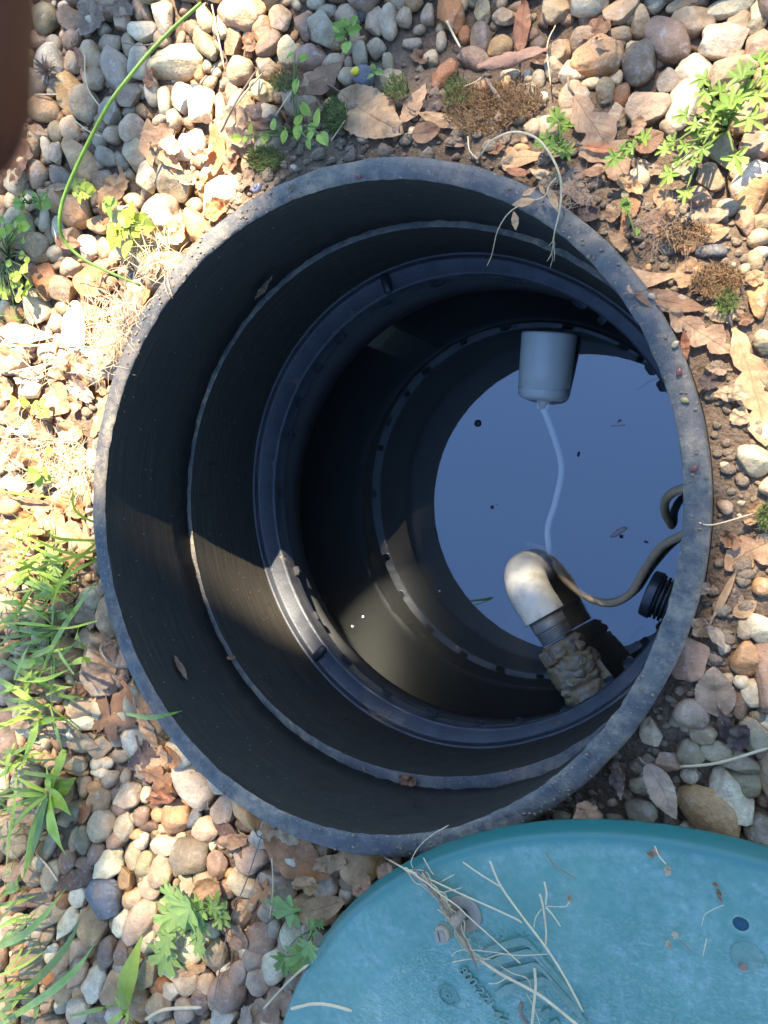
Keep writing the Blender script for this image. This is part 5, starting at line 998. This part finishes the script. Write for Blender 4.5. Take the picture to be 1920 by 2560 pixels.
weed('weed', 'pale mint-like weed in sunlight just off the upper left rim', 'a', (560, 985), [(580, 908, 72, -80), (552, 945, 76, -140), (604, 962, 76, 20), (484, 1000, 92, -120), (528, 1002, 76, 160), (562, 1082, 92, 100), (488, 1052, 66, 120), (628, 945, 56, -40), (650, 978, 60, 10), (520, 1042, 62, 90), (600, 1012, 56, 50), (560, 960, 50, -60)], 'mint', 'yell', .02)
weed('weed', 'bright little weed beside the green stalk among ochre stones', 'a', (358, 835), [(340, 800, 66, -100), (374, 822, 66, -10), (352, 856, 56, 90), (388, 812, 46, -40), (334, 828, 46, 180), (360, 780, 40, -80)], 'mint', 'yell', .016)
weed('weed', 'three-leaved weed on the orange litter left of the mint weed', 'a', (474, 895), [(462, 882, 62, -160), (490, 888, 66, -20), (474, 916, 56, 90)], 'mint', 'mid', .014)
weed('clover', 'round-leaved clover in the shade at the far left', 'a', (130, 880), [(90, 856, 42, -120), (80, 880, 40, 180), (100, 892, 40, 100), (160, 860, 46, -140), (190, 850, 46, -60), (196, 878, 46, 40), (164, 884, 44, 120), (110, 838, 36, -60)], 'round', 'mid', .018)
rr = random.Random(5); cl = []
for k in range(34): cl.append((rr.uniform(-10, 120), rr.uniform(930, 1290), rr.uniform(26, 48), rr.uniform(0, 360)))
weed('clover', 'patch of small bright clover leaves sprawling at the left edge', 'a', (40, 1110), cl, 'round', 'light', .022)
weed('clover', 'lone three-lobed clover in the sunlit litter left of the rim', 'm', (385, 460), [(310, 430, 110, 190), (400, 410, 90, -80), (345, 490, 100, 130), (410, 470, 80, 60), (430, 240, 80, -40)], 'round', 'mid', .016)
weed('clover', 'bright clover below the bleached leaves at the far left', 'l', (360, 1590), [(310, 1590, 110, 170), (370, 1530, 90, -80), (390, 1630, 90, 60), (110, 1545, 110, 150), (210, 1540, 80, 0), (340, 1650, 70, 110)], 'round', 'yell', .014)
weed('weed', 'lobed green weed between the oak leaf and the arching dry stem', 'b', (775, 640), [(735, 498, 76, -120), (790, 540, 62, 0), (682, 602, 66, 170), (716, 632, 66, 150), (744, 652, 62, 100), (792, 662, 66, 70), (768, 520, 46, -60), (664, 618, 46, 150), (770, 640, 50, 60)], 'lobed', 'mid', .016)
weed('weed', 'lobed green sprig lying across the large oak leaf', 'b', (1080, 620), [(984, 694, 86, 130), (1030, 660, 76, 160), (1132, 588, 76, -50), (1060, 640, 50, 180)], 'lobed', 'mid', .02)
weed('weed', 'sprawling feathery weed with many lobed leaves at the upper right', 'b', (1480, 560), [(1364, 352, 90, 160), (1380, 420, 96, 120), (1420, 500, 106, 100), (1500, 432, 106, -80), (1540, 425, 96, -20), (1542, 300, 110, -100), (1590, 382, 92, -30), (1282, 502, 76, 170), (1332, 545, 70, 150), (1352, 592, 70, 130), (1230, 612, 66, 180), (1202, 652, 66, 150), (1292, 642, 66, 120), (1372, 662, 76, 100), (1600, 532, 106, 40), (1526, 700, 96, 70), (1222, 765, 92, 130), (1302, 852, 76, 100), (1642, 245, 96, -40), (1490, 502, 86, 30), (1462, 442, 80, -100), (1572, 402, 76, 0), (1622, 432, 86, 60), (1410, 570, 66, 60), (1330, 700, 60, 140), (1260, 700, 56, 160), (1660, 330, 80, 0), (1450, 380, 66, -100)], 'lobed', 'mid', .03, lw=.0011)
weed('weed', 'tiny weed sprouting from bare soil at the right of the rim', 'b', (1045, 890), [(1030, 882, 42, 170), (1060, 880, 42, -20), (1046, 906, 40, 90), (1040, 866, 36, -90), (1098, 1000, 36, -40)], 'lobed', 'mid', .01)
weed('weed', 'deeply cut geranium weed spreading over the lower left pebbles', 'g', (880, 600), [(735, 532, 122, -110), (772, 618, 132, 170), (728, 672, 120, 130), (842, 606, 90, 180), (940, 588, 116, -80), (972, 642, 96, 40), (850, 690, 92, 120), (866, 770, 116, 70), (704, 838, 136, 110), (722, 762, 96, 100), (930, 602, 60, 0)], 'cut', 'blue', .02)
weed('weed', 'single large cut leaf near the teal lid edge', 'g', (1290, 625), [(1230, 595, 150, -150)], 'cut', 'blue', .02)
weed('weed', 'cut-leaved weed tucked against the left edge of the lid', 'g', (1360, 690), [(1300, 840, 126, 120), (1335, 792, 106, 80), (1358, 682, 52, -30), (1232, 852, 106, 100), (1380, 668, 40, -60)], 'cut', 'blue', .018)
weed('weed', 'faint cut-leaved weed under the grass blades on the left', 'e', (290, 300), [(215, 215, 110, -150), (250, 260, 70, 60), (190, 330, 80, 140), (270, 300, 40, 0)], 'cut', 'blue', .012)

def blades(name, label, crop, root, B, cat='grass', z0b=.0, hmax=.03, extra=None):
    s = SCL[crop]; ox, oy = CR2[crop]; Pr = hz(ox + root[0] * s, oy + root[1] * s, .0); w = tag(empty(name, Pr), label, cat)
    if extra:                                                      # finer blades between the ones drawn out above
        n_x, x0, x1, y0, y1, a0, a1 = extra; rq = random.Random(n_x)
        for _ in range(n_x):
            x, y, a, ln = rq.uniform(x0, x1), rq.uniform(y0, y1), R(rq.uniform(a0, a1)), rq.uniform(90, 260); b = a + rq.uniform(-.5, .5)
            B = B + [(rq.uniform(7, 20), f'{x:.0f},{y:.0f} {x + ln * .5 * math.cos(a):.0f},{y + ln * .5 * math.sin(a):.0f} {x + ln * .5 * (math.cos(a) + math.cos(b)):.0f},{y + ln * .5 * (math.sin(a) + math.sin(b)):.0f}', rq.choice(('light', 'light', 'mid', 'blue')))]
    for i, (wd, pts, colr) in enumerate(B):
        q = [tuple(float(z) for z in p.split(',')) for p in pts.split()]; n = len(q); P = []
        for j, (x, y) in enumerate(q):
            t = j / (n - 1); P.append(hz(ox + x * s, oy + y * s, .004 + hmax * (math.sin(math.pi * (.15 + .75 * t)) * (.5 + .5 * ((i * 7) % 5) / 4))))
        P = crom(P, 8); k = kscale(P[0]); hw = wd * s / k / 2 * 1.18
        o = MB().add(*ribbon(P, [hw * .55, hw * .9, hw, hw * .85, hw * .45, hw * .04], fold=.35 * (1 if i % 3 else -.6))).build('blade', M_GREEN, w, origin=Pr); o.color = (*(np.array(GRN[colr]) * (.8 + .5 * ((i * 13) % 7) / 6)), 1)
    return w
blades('grass_clump', 'long arching grass blades at the left edge beside the lower left rim', 'e', (60, 420), [(42, '190,180 100,260 0,318', 'light'), (22, '185,690 240,560 340,405 425,290', 'blue'), (11, '290,500 120,482 -20,480', 'light'), (20, '180,178 80,228 -20,255', 'light'), (12, '225,560 230,420 230,300', 'blue'), (16, '260,495 110,530 -20,548', 'light'), (14, '240,520 140,560 -20,605', 'mid'), (30, '375,585 335,545 350,468', 'mid'), (36, '190,640 110,655 40,630', 'blue'), (26, '390,640 345,642 285,665', 'mid'), (20, '90,130 60,100 -10,30', 'light'), (12, '215,140 100,110 -20,92', 'light'), (26, '120,372 70,392 -20,385', 'light'), (10, '60,90 55,60 40,35', 'light'), (9, '330,120 200,140 60,165 -20,176', 'light'), (8, '330,300 180,330 40,352', 'mid'), (14, '150,330 90,420 40,470', 'mid'), (24, '250,455 290,440 330,410', 'dark'), (18, '60,310 90,300 120,250', 'mid'), (9, '200,260 205,340 180,420', 'light'), (10, '300,480 200,440 90,436 -20,440', 'dark'), (12, '290,520 160,512 20,530', 'dark'), (16, '320,700 260,610 250,560', 'blue'), (10, '225,560 235,640 230,760', 'mid'), (8, '420,470 300,500 160,505', 'light'), (12, '330,560 250,640 190,760', 'blue')], hmax=.045, extra=(34, -30, 170, 60, 640, -60, 40))
blades('grass_clump', 'bright grass blades in front of the star-shaped leaf on the left', 'e', (215, 830), [(25, '-10,632 150,722 332,826', 'light'), (30, '-10,716 110,792 200,842', 'light'), (40, '180,865 150,960 90,1116', 'light'), (46, '275,1026 250,1090 225,1180', 'light'), (17, '545,870 640,887 720,876 802,855', 'blue'), (18, '-10,936 90,890 205,878', 'light'), (14, '240,790 310,802 375,800', 'mid'), (12, '-10,860 100,840 215,830', 'light'), (12, '215,830 120,860 20,925', 'mid'), (20, '215,840 245,960 280,1060', 'blue'), (12, '200,790 260,760 320,755', 'light'), (14, '-10,1075 60,1090 120,1050', 'light'), (20, '60,1000 30,1080 20,1170', 'light'), (10, '215,830 290,900 380,980', 'mid'), (10, '220,820 225,700 215,610', 'blue'), (12, '-10,790 60,760 140,760', 'light')], hmax=.04, extra=(22, -30, 160, 690, 1150, -70, 30))
blades('grass_clump', 'long flat grass blades slanting over pebbles at the lower left corner', 'g', (20, 1000), [(28, '-10,1070 120,950 240,830 310,730 352,636', 'blue'), (26, '-10,1115 200,980 330,870 412,756', 'blue'), (26, '-10,776 100,722 190,640 288,516', 'blue'), (17, '70,-20 60,150 35,330 18,522', 'light'), (14, '300,1072 420,1042 505,1020', 'mid'), (18, '-10,592 60,582 165,548', 'light'), (36, '14,545 60,505 92,455', 'blue'), (14, '-10,950 30,934 65,908', 'light'), (14, '-10,690 60,660 140,650', 'light'), (12, '60,400 40,450 10,470', 'blue'), (22, '150,1080 165,1030 175,975', 'mid'), (20, '470,1100 520,1070 560,1030', 'light'), (16, '540,1110 550,1060 552,1010', 'light'), (12, '-10,1010 80,990 170,1000', 'mid'), (30, '-10,1050 30,1075 60,1110', 'light')], hmax=.05, extra=(14, -30, 60, 480, 1080, -60, 0))
blades('rosette_weed', 'green rosette of spoon-shaped leaves among pebbles at the left', 'g', (205, 110), [(62, '215,100 265,90 328,40', 'mid'), (74, '215,112 260,140 308,205', 'light'), (60, '215,125 240,270 288,382', 'light'), (58, '205,130 140,300 98,486', 'mid'), (18, '200,112 100,115 -10,125', 'light'), (18, '200,116 100,150 -10,205', 'light'), (22, '200,120 120,180 30,275', 'mid'), (30, '205,130 170,260 128,432', 'blue'), (20, '200,100 130,70 50,28', 'light'), (38, '205,98 200,50 198,-20', 'light'), (50, '212,98 225,50 250,-30', 'light'), (26, '205,130 190,230 152,352', 'dark'), (14, '200,120 90,210 10,330', 'light'), (24, '210,120 195,200 205,260', 'dark'), (16, '195,115 110,95 20,90', 'mid')], cat='weed', hmax=.03)
blades('broad_weed', 'upright broad green leaf standing among pebbles at the bottom', 'g', (530, 1030), [(82, '527,1040 533,950 568,850 614,722', 'light'), (30, '527,1040 505,1005 492,960', 'mid'), (24, '530,1040 560,1075 600,1120', 'mid')], cat='weed', hmax=.035)
blades('grass_tuft', 'thin yellow-green grass blade reaching the rim from the left edge', 'm', (0, 590), [(22, '-20,580 150,600 320,620 500,640', 'yell')], hmax=.02)

Pr = np.array([-.709, -.055, -.03]); w = tag(empty('grass_tuft', Pr), 'few tall thin grass blades standing up just outside the left rim', 'grass')
for i, (dx, dy, h_) in enumerate(((-.05, .035, .075), (-.02, -.06, .085), (-.075, -.03, .06), (-.01, .015, .10), (-.045, -.085, .055), (.004, .05, .07))):
    P = crom([np.array([0, i * .008 - .02, 0]), np.array([dx * .35, dy * .4 + i * .008 - .02, h_ * .65]), np.array([dx, dy + i * .008 - .02, h_ * (1 - .25 * (i % 2))])], 8)
    o = MB().add(*ribbon(P, [.0012, .0018, .0019, .0014, .0003], up=(1, .3, .2), fold=.3)).build('blade', M_GREEN, w); o.color = (*GRN['light' if i % 2 else 'yell'], 1)
# loose dry grass by the rim, moss cushions and fine sprouts: masses nobody could count
def scatter(name, mat, polys, n, lmin, lmax, wmin, wmax, lift, flat, hlift=.0):
    v = []; f = []; nb = 0
    for (crop, cx_, cy_, rx, ry, wgt) in polys:
        for k in range(int(n * wgt)):
            a, q = RNG.uniform(0, 6.283), math.sqrt(RNG.random()); px, py = cpx(crop, cx_ + rx * q * math.cos(a), cy_ + ry * q * math.sin(a)); P = hz(px, py, hlift + .001)
            d, _g2 = rim_dist(P[0], P[1])
            if d < .003: continue
            g = RNG.uniform(0, 6.283); ln = RNG.uniform(lmin, lmax); el = RNG.uniform(*lift); c_ = RNG.normal(0, .6)
            e = np.array([math.cos(g) * math.cos(el), math.sin(g) * math.cos(el), math.sin(el)]); s = np.array([-math.sin(g), math.cos(g), 0]); w = RNG.uniform(wmin, wmax)
            m1 = P + e * ln * .5 + s * c_ * ln * .12 + [0, 0, ln * .06]; t = P + e * ln + s * c_ * ln * .4 - [0, 0, flat * ln]
            v += [P - s * w, P + s * w, m1 + s * w * .8 + [0, 0, w * .5], m1 - s * w * .8, t]; f += [(nb, nb + 1, nb + 2, nb + 3), (nb + 3, nb + 2, nb + 4)]; nb += 5
    o = mesh_obj(name, v, f, mat, uv=[(0, .5)] * len(v)); tag(o, kind='stuff'); return o
scatter('dry_grass', M_STRAW, [('l', 0, 0, 1, 1, 0)], 10, .02, .06, .0003, .0007, (0, .3), 0)
bpy.data.objects.remove(bpy.data.objects['dry_grass'])
def lz(crop, x, y, rx, ry, w):                                      # zone given in the l / m crops -> crop a pixels
    px, py = CR2[crop][0] + x * SCL[crop], CR2[crop][1] + y * SCL[crop]; return ('a', px / ZS, py / ZS, rx * SCL[crop] / ZS, ry * SCL[crop] / ZS, w)
scatter('dry_grass', M_STRAW, [lz('l', 1010, 860, 260, 260, .34), lz('l', 900, 1130, 230, 200, .14), lz('m', 560, 330, 240, 260, .30), lz('l', 1300, 260, 280, 200, .16), lz('m', 200, 200, 260, 240, .12), lz('m', 680, 560, 140, 160, .07), lz('l', 300, 1150, 330, 220, .06)], 850, .010, .042, .0002, .0005, (0, .55), .1)
scatter('fine_roots', M_TWIG, [('e', 500, 520, 50, 130, .3), ('e', 600, 690, 60, 90, .3), ('c', 560, 300, 60, 120, .2), ('b', 800, 830, 120, 70, .15), ('b', 1200, 980, 130, 90, .2)], 500, .006, .025, .0002, .0004, (0, .5), .1)
scatter('moss', M_MOSS_B, [('b', 420, 470, 170, 110, .4), ('b', 560, 430, 130, 80, .2), ('d', 1440, 110, 110, 70, .25), ('a', 1245, 330, 70, 45, .12), ('b', 1300, 1010, 120, 60, .12)], 5200, .003, .009, .0002, .00045, (.4, 1.4), .0)
scatter('green_moss', M_MOSS_G, [('a', 1150, 690, 80, 50, .3), ('a', 1450, 500, 50, 70, .25), ('a', 1230, 360, 60, 40, .12), ('f', 1650, 20, 25, 50, .08), ('d', 1480, 200, 40, 40, .1), ('b', 320, 400, 60, 60, .1), ('b', 60, 380, 50, 50, .08)], 3600, .004, .011, .00025, .0005, (.4, 1.4), .0)
scatter('sprouts', M_GREEN, [('e', 150, 330, 200, 260, .5), ('c', 60, 160, 80, 160, .12), ('g', 60, 200, 80, 200, .2)], 170, .015, .05, .0006, .0014, (.1, .9), .1).color = (.15, .23, .045, 1)
# dried seed head by the photographer's finger
P0 = hz(*cpx('a', 215, 315), .002); sh = tag(empty('dried_seed_head', P0), 'dark dried seed head with radiating bracts at the far upper left', 'seed head'); mb = MB()
for k in range(46):
    g = RNG.uniform(0, 6.283); el = RNG.uniform(.1, 1.3); ln = RNG.uniform(.012, .027); e = np.array([math.cos(g) * math.cos(el), math.sin(g) * math.cos(el), math.sin(el)]); mb.add(*ribbon([e * .003, e * ln * .5, e * ln + [0, 0, -.3 * ln * math.cos(el)]], [.0012, .002, .0002], fold=.5))
mb.build('bract', M_TWIG, sh)
V, Fc = SMALL[7]; mesh_obj('seed_core', (V * [.007, .007, .006]).tolist(), Fc, M_TWIG, sh)
# white acorn-like cup / snail shell near the rim
def small_thing(name, crop, x, y, r, col, label, cat, rough=.4):
    P = hz(*cpx(crop, x, y), .002); V, Fc = stone_shape(x, False, 3); o = mesh_obj(name, (V * [r, r * .9, r * .7]).tolist(), Fc, simple_mat(name, col, rough, var=.35, scale=300)); o.location = P + [0, 0, r * .4]; return tag(o, label, cat)
def snail(crop, x, y, r):
    P = hz(*cpx(crop, x, y), .003); t = np.linspace(0, 4.2 * math.pi, 60); k = np.exp(-.17 * (4.2 * math.pi - t)) ; pts = [np.array([r * .62 * a * math.cos(b), r * .62 * a * math.sin(b), r * .5 * (1 - a) + .001]) for a, b in zip(k, t)]
    o = MB().add(*tube(pts, [r * .40 * a for a in k], 10)).build('snail_shell', simple_mat('snail_shell', (.16, .14, .16), .35, var=.3, scale=300)); o.location = P; return tag(o, 'small dark coiled snail shell beside the upper left rim', 'snail shell')
snail('a', 1108, 815, .0075)
small_thing('flower', 'a', 1538, 312, .0045, (.75, .52, .02), 'tiny yellow flower above the big veined leaf', 'flower')
small_thing('flower', 'e', 275, 295, .0045, (.42, .50, .03), 'tiny yellow-green flower head above grass beside the left rim', 'flower')
for i, (x, y, lab) in enumerate(((1852 + 5, 2060 + 357, 'reddish seed at the right edge of the round pad on the lid'), (1640, 2130, 'brown flake on the smooth band near the lid top edge'))):
    P = lid_at(x, y, .001); V, Fc = SMALL[6 + i]; o = mesh_obj('seed', (V * [.003, .0024, .0018]).tolist(), Fc, M_REDBARK); o.location = P; tag(o, lab, 'seed')
for (px, py, c, lab) in ((1698, 930, (.14, .04, .025), 'dark red seed on the right rim below the spoon-shaped leaf'), (1688, 860, (.34, .25, .13), 'tan seed husk lying on the inner edge of the right rim'), (1735, 1172, (.16, .05, .03), 'reddish seed on the right rim near the middle'), (1630, 740, (.28, .20, .12), 'brown seed under the tip of the spoon-shaped leaf on the rim'), (1712, 1000, (.25, .19, .06), 'yellowish bud scale on the outer half of the right rim'), (895, 441, (.12, .03, .03), 'dark red seed on the top rim below the veined leaf')):
    P = at(px, py, .002); V, Fc = SMALL[4]; o = mesh_obj('seed', (V * [.0034, .0022, .0017]).tolist(), Fc, simple_mat('seed', c, .35, var=.3, scale=300)); o.location = P; o.rotation_euler = (0, 0, px); tag(o, lab, 'seed')

# ------------------------------------------------------------------ photographer's fingertip at the lens
def cam_pt(px, py, d): return EYE + ray(px, py) * d
fd_ = .062; F1 = [cam_pt(x, y, fd_) for x, y in ((-190, -2400), (-188, -1400), (-176, -700), (-165, -80), (-166, 200), (-172, 340), (-176, 420), (-180, 470))]
fg = tag(empty('finger', F1[4]), 'blurred dark reddish fingertip covering the upper left edge of the view', 'finger')
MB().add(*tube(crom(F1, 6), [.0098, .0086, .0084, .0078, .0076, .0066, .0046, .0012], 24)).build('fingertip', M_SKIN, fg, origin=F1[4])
nl_ = [cam_pt(x, y, fd_ + .0062) for x, y in ((-160, 100), (-162, 230), (-168, 370))]; MB().add(*tube(crom(nl_, 6), [.0046, .0052, .003], 14)).build('nail', M_NAIL, fg, origin=F1[4])

# ------------------------------------------------------------------ unseen trees added for shade, leaves set round a gap for the sun
gap = [(x * 1.1573, y * 1.1573) for x, y in ((-260, 1450), (-60, 1330), (90, 1215), (200, 1125), (258, 1094), (300, 1040), (340, 1024), (386, 980), (503, 905), (492, 800), (462, 715), (500, 600), (560, 430), (500, 250), (545, 60), (590, -260), (230, -260), (262, 40), (285, 260), (190, 330), (110, 400), (40, 500), (-40, 640), (-260, 760))]
gp2 = np.array([at(x, y, 0)[:2] for x, y in gap])
def inside(x, y):
    c = np.zeros(len(x), bool); n = len(gp2)
    for i in range(n):
        x1, y1 = gp2[i]; x2, y2 = gp2[(i + 1) % n]; m = ((y1 > y) != (y2 > y)) & (x < (x2 - x1) * (y - y1) / (y2 - y1 + 1e-12) + x1); c ^= m
    return c
RT = np.random.default_rng(23)
def edge_dist(x, y):
    dm = np.full(len(x), 9.0); n = len(gp2)
    for i in range(n):
        a, b = gp2[i], gp2[(i + 1) % n]; ab = b - a; u = np.clip(((x - a[0]) * ab[0] + (y - a[1]) * ab[1]) / (ab @ ab), 0, 1); dm = np.minimum(dm, np.hypot(x - a[0] - u * ab[0], y - a[1] - u * ab[1]))
    return dm
def shade_tree(name, label, base, gx_, gy_, hz_, lmin, lmax, trunk, limbs):
    cen = np.c_[gx_, gy_, np.zeros(len(gx_))] + SUN_DIR * (hz_ / SUN_DIR[2])[:, None]; nn = len(cen); ll = RT.uniform(lmin, lmax, nn)
    a_ = RT.normal(size=(nn, 3)); a_ /= np.linalg.norm(a_, axis=1)[:, None]; b_ = np.cross(a_, RT.normal(size=(nn, 3))); b_ /= np.linalg.norm(b_, axis=1)[:, None]
    vv = np.stack([cen - a_ * ll[:, None], cen + b_ * (ll * .55)[:, None], cen + a_ * ll[:, None], cen - b_ * (ll * .55)[:, None]], 1).reshape(-1, 3); ff = np.arange(nn * 4).reshape(-1, 4)
    tr = tag(empty(name, base), label, 'shade_tree'); to = np.array(base)
    o = mesh_obj('crown', (vv - to).tolist(), ff.tolist(), M_GREEN, tr, smooth=False, uv=[(0, .5)] * len(vv)); o.color = (.06, .10, .025, 1); o['kind'] = 'stuff'
    MB().add(*tube(crom([np.array(p) for p in trunk], 6), [.17, .13, .11, .06], 14)).build('trunk', M_BARK, tr)
    for q in limbs:
        q = np.array(q) - to; MB().add(*tube(crom([np.array(trunk[-2]) * .8, q * .7 + [0, 0, .5], q], 6), [.07, .045, .015], 8)).build('limb', M_BARK, tr)
eb = at(1330, 1470, -.42); eb = (eb - SUN_DIR * (eb[2] / SUN_DIR[2]))[:2]
n_ = 22000; x_ = RT.uniform(-1.75, .95, n_ * 2); y_ = RT.uniform(-1.35, 1.35, n_ * 2); ins = inside(x_, y_); ed = edge_dist(x_, y_)
hole = (np.hypot(x_ - RC[0], y_ - RC[1]) < .335); elb = np.hypot(x_ - eb[0], y_ - eb[1]) < .05; onlid = np.hypot(x_ - LIDC[0], y_ - LIDC[1]) < .5
near = ~ins & ((ed < .09) | hole | onlid) & (~elb | (RT.random(n_ * 2) < .09)); near |= ins & (RT.random(n_ * 2) < .006)  # leaves packed for shade over riser and lid, thinned to sun the elbow
shade_tree('shade_tree', 'unseen low leafy canopy added beyond the top edge, its boughs edging the sun gap', (1.9, 6.4, -.05), x_[near], y_[near], RT.uniform(5.2, 6.8, near.sum()), .026, .046,
     [(0, 0, 0), (-.05, -.1, 1.8), (-.4, -.5, 3.9), (-1.2, -1.1, 5.6)], [(-.3, 4.0, 5.6), (-.9, 5.0, 5.9), (.3, 4.6, 5.4), (-.6, 5.6, 6.2), (.5, 5.4, 6.0)])
n_ = 5200; x_ = RT.uniform(-1.9, 1.1, n_); y_ = RT.uniform(-1.5, 1.5, n_); far = ~inside(x_, y_) & (edge_dist(x_, y_) > .10) & (RT.random(n_) < np.where((x_ < -.25) & (y_ < -.15) & (np.hypot(x_ - LIDC[0], y_ - LIDC[1]) > .4), .74, np.where((x_ > -.14) & (np.hypot(x_ - LIDC[0], y_ - LIDC[1]) > .42), .46, .85)))  # leaf density set per zone to tune the sun leak
shade_tree('shade_tree', 'unseen tall spreading canopy added far beyond the top edge to shade the ground', (2.6, 14.5, -.05), x_[far], y_[far], RT.uniform(13.5, 18, far.sum()), .055, .09,
     [(0, 0, 0), (-.1, -.1, 5.0), (-.5, -.5, 10.5), (-1.4, -1.1, 15.5)], [(.4, 11.5, 15), (1.4, 12.5, 16), (.6, 13.2, 17), (1.0, 11.0, 14.5)])

# ------------------------------------------------------------------ labels that single each pebble and leaf out
LMK = [('the large sunlit cream stone', 437, 153), ('the green stalk\'s upper part', 330, 275), ('the green stalk\'s lower bend', 160, 520), ('the dried seed head', 122, 180), ('the veined brown leaf', 905, 285), ('the small paired-leaf weed', 745, 330),
       ('the bark strip', 1285, 148), ('the kidney-shaped rusty pebble', 1112, 190), ('the broad brown upper right stone', 1496, 148), ('the large oak leaf', 1510, 350), ('the feathery weed', 1800, 300), ('the spoon-shaped leaf on the rim', 1634, 700),
       ('the torn tan leaf', 1880, 965), ('the largest brown stone', 1767, 2026), ('the grey oval leaf', 1787, 1732), ('the slate-blue stone', 260, 2240), ('the dark brown lower stone', 472, 2138), ('the curled veined leaf', 742, 2143), ('the geranium weed', 470, 2270),
       ('the green rosette', 120, 1985), ('the grass clump', 90, 1540), ('the star-shaped leaf', 272, 1790), ('the big bleached stone', 87, 770), ('the mint weed', 325, 560), ('the broad green leaf', 330, 2430), ('the lid\'s left edge', 800, 2440), ('the top left rim', 560, 520), ('the top edge', 700, 10), ('the right rim', 1790, 1400), ('the bottom edge', 350, 2545)]
def where(px, py):
    n, x, y = min(LMK, key=lambda l: (l[1] - px) ** 2 + (l[2] - py) ** 2); dx, dy = px - x, py - y
    if math.hypot(dx, dy) < 26: return n, 'touching'
    a = math.degrees(math.atan2(dy, dx)) % 360
    return n, ('right of', 'lower right of', 'below', 'lower left of', 'left of', 'upper left of', 'above', 'upper right of')[int(((a + 22.5) % 360) // 45)]
ORD = ['nearest', 'second nearest', 'third nearest', 'fourth nearest', 'fifth nearest', 'sixth nearest', 'seventh nearest', 'eighth nearest', 'ninth nearest', 'tenth nearest']
def label_all(items, noun, group):
    key = {}
    for o, s in items:
        n, rel = where(s['px'], s['py']); lx, ly = next((x, y) for m_, x, y in LMK if m_ == n)
        key.setdefault((s['desc'], n, rel), []).append((math.hypot(s['px'] - lx, s['py'] - ly), o, s))
    for (desc, n, rel), L_ in key.items():
        L_.sort(key=lambda t: t[0])
        for i, (_, o, s) in enumerate(L_):
            if len(L_) == 1: lab = f'{desc} {rel} {n}'
            else: lab = f'{desc} {rel} {n}, {ORD[i]} such'
            tag(o, lab, noun, group)
for o, s in PEBBLES:
    size = 'very large' if s['ap'] > 66 else 'large' if s['ap'] > 44 else 'medium' if s['ap'] > 30 else 'small'
    el = s['a'] / s['b']; s['desc'] = f"{size} {CNAME[s['c']]} {'long' if el > 1.65 else 'angular' if s['ang'] else 'rounded' if el < 1.25 else 'oval'} pebble"
label_all(PEBBLES, 'pebble', 'pebbles of the gravel bed')
for o, s in LEAFOBJ: s['desc'] = f"{'large ' if s['ap'] > 45 else 'small ' if s['ap'] < 24 else ''}{LWORD[s['col']]} {KWORD[s['kind']]}"
label_all(LEAFOBJ, 'leaf', 'fallen leaves on the gravel')
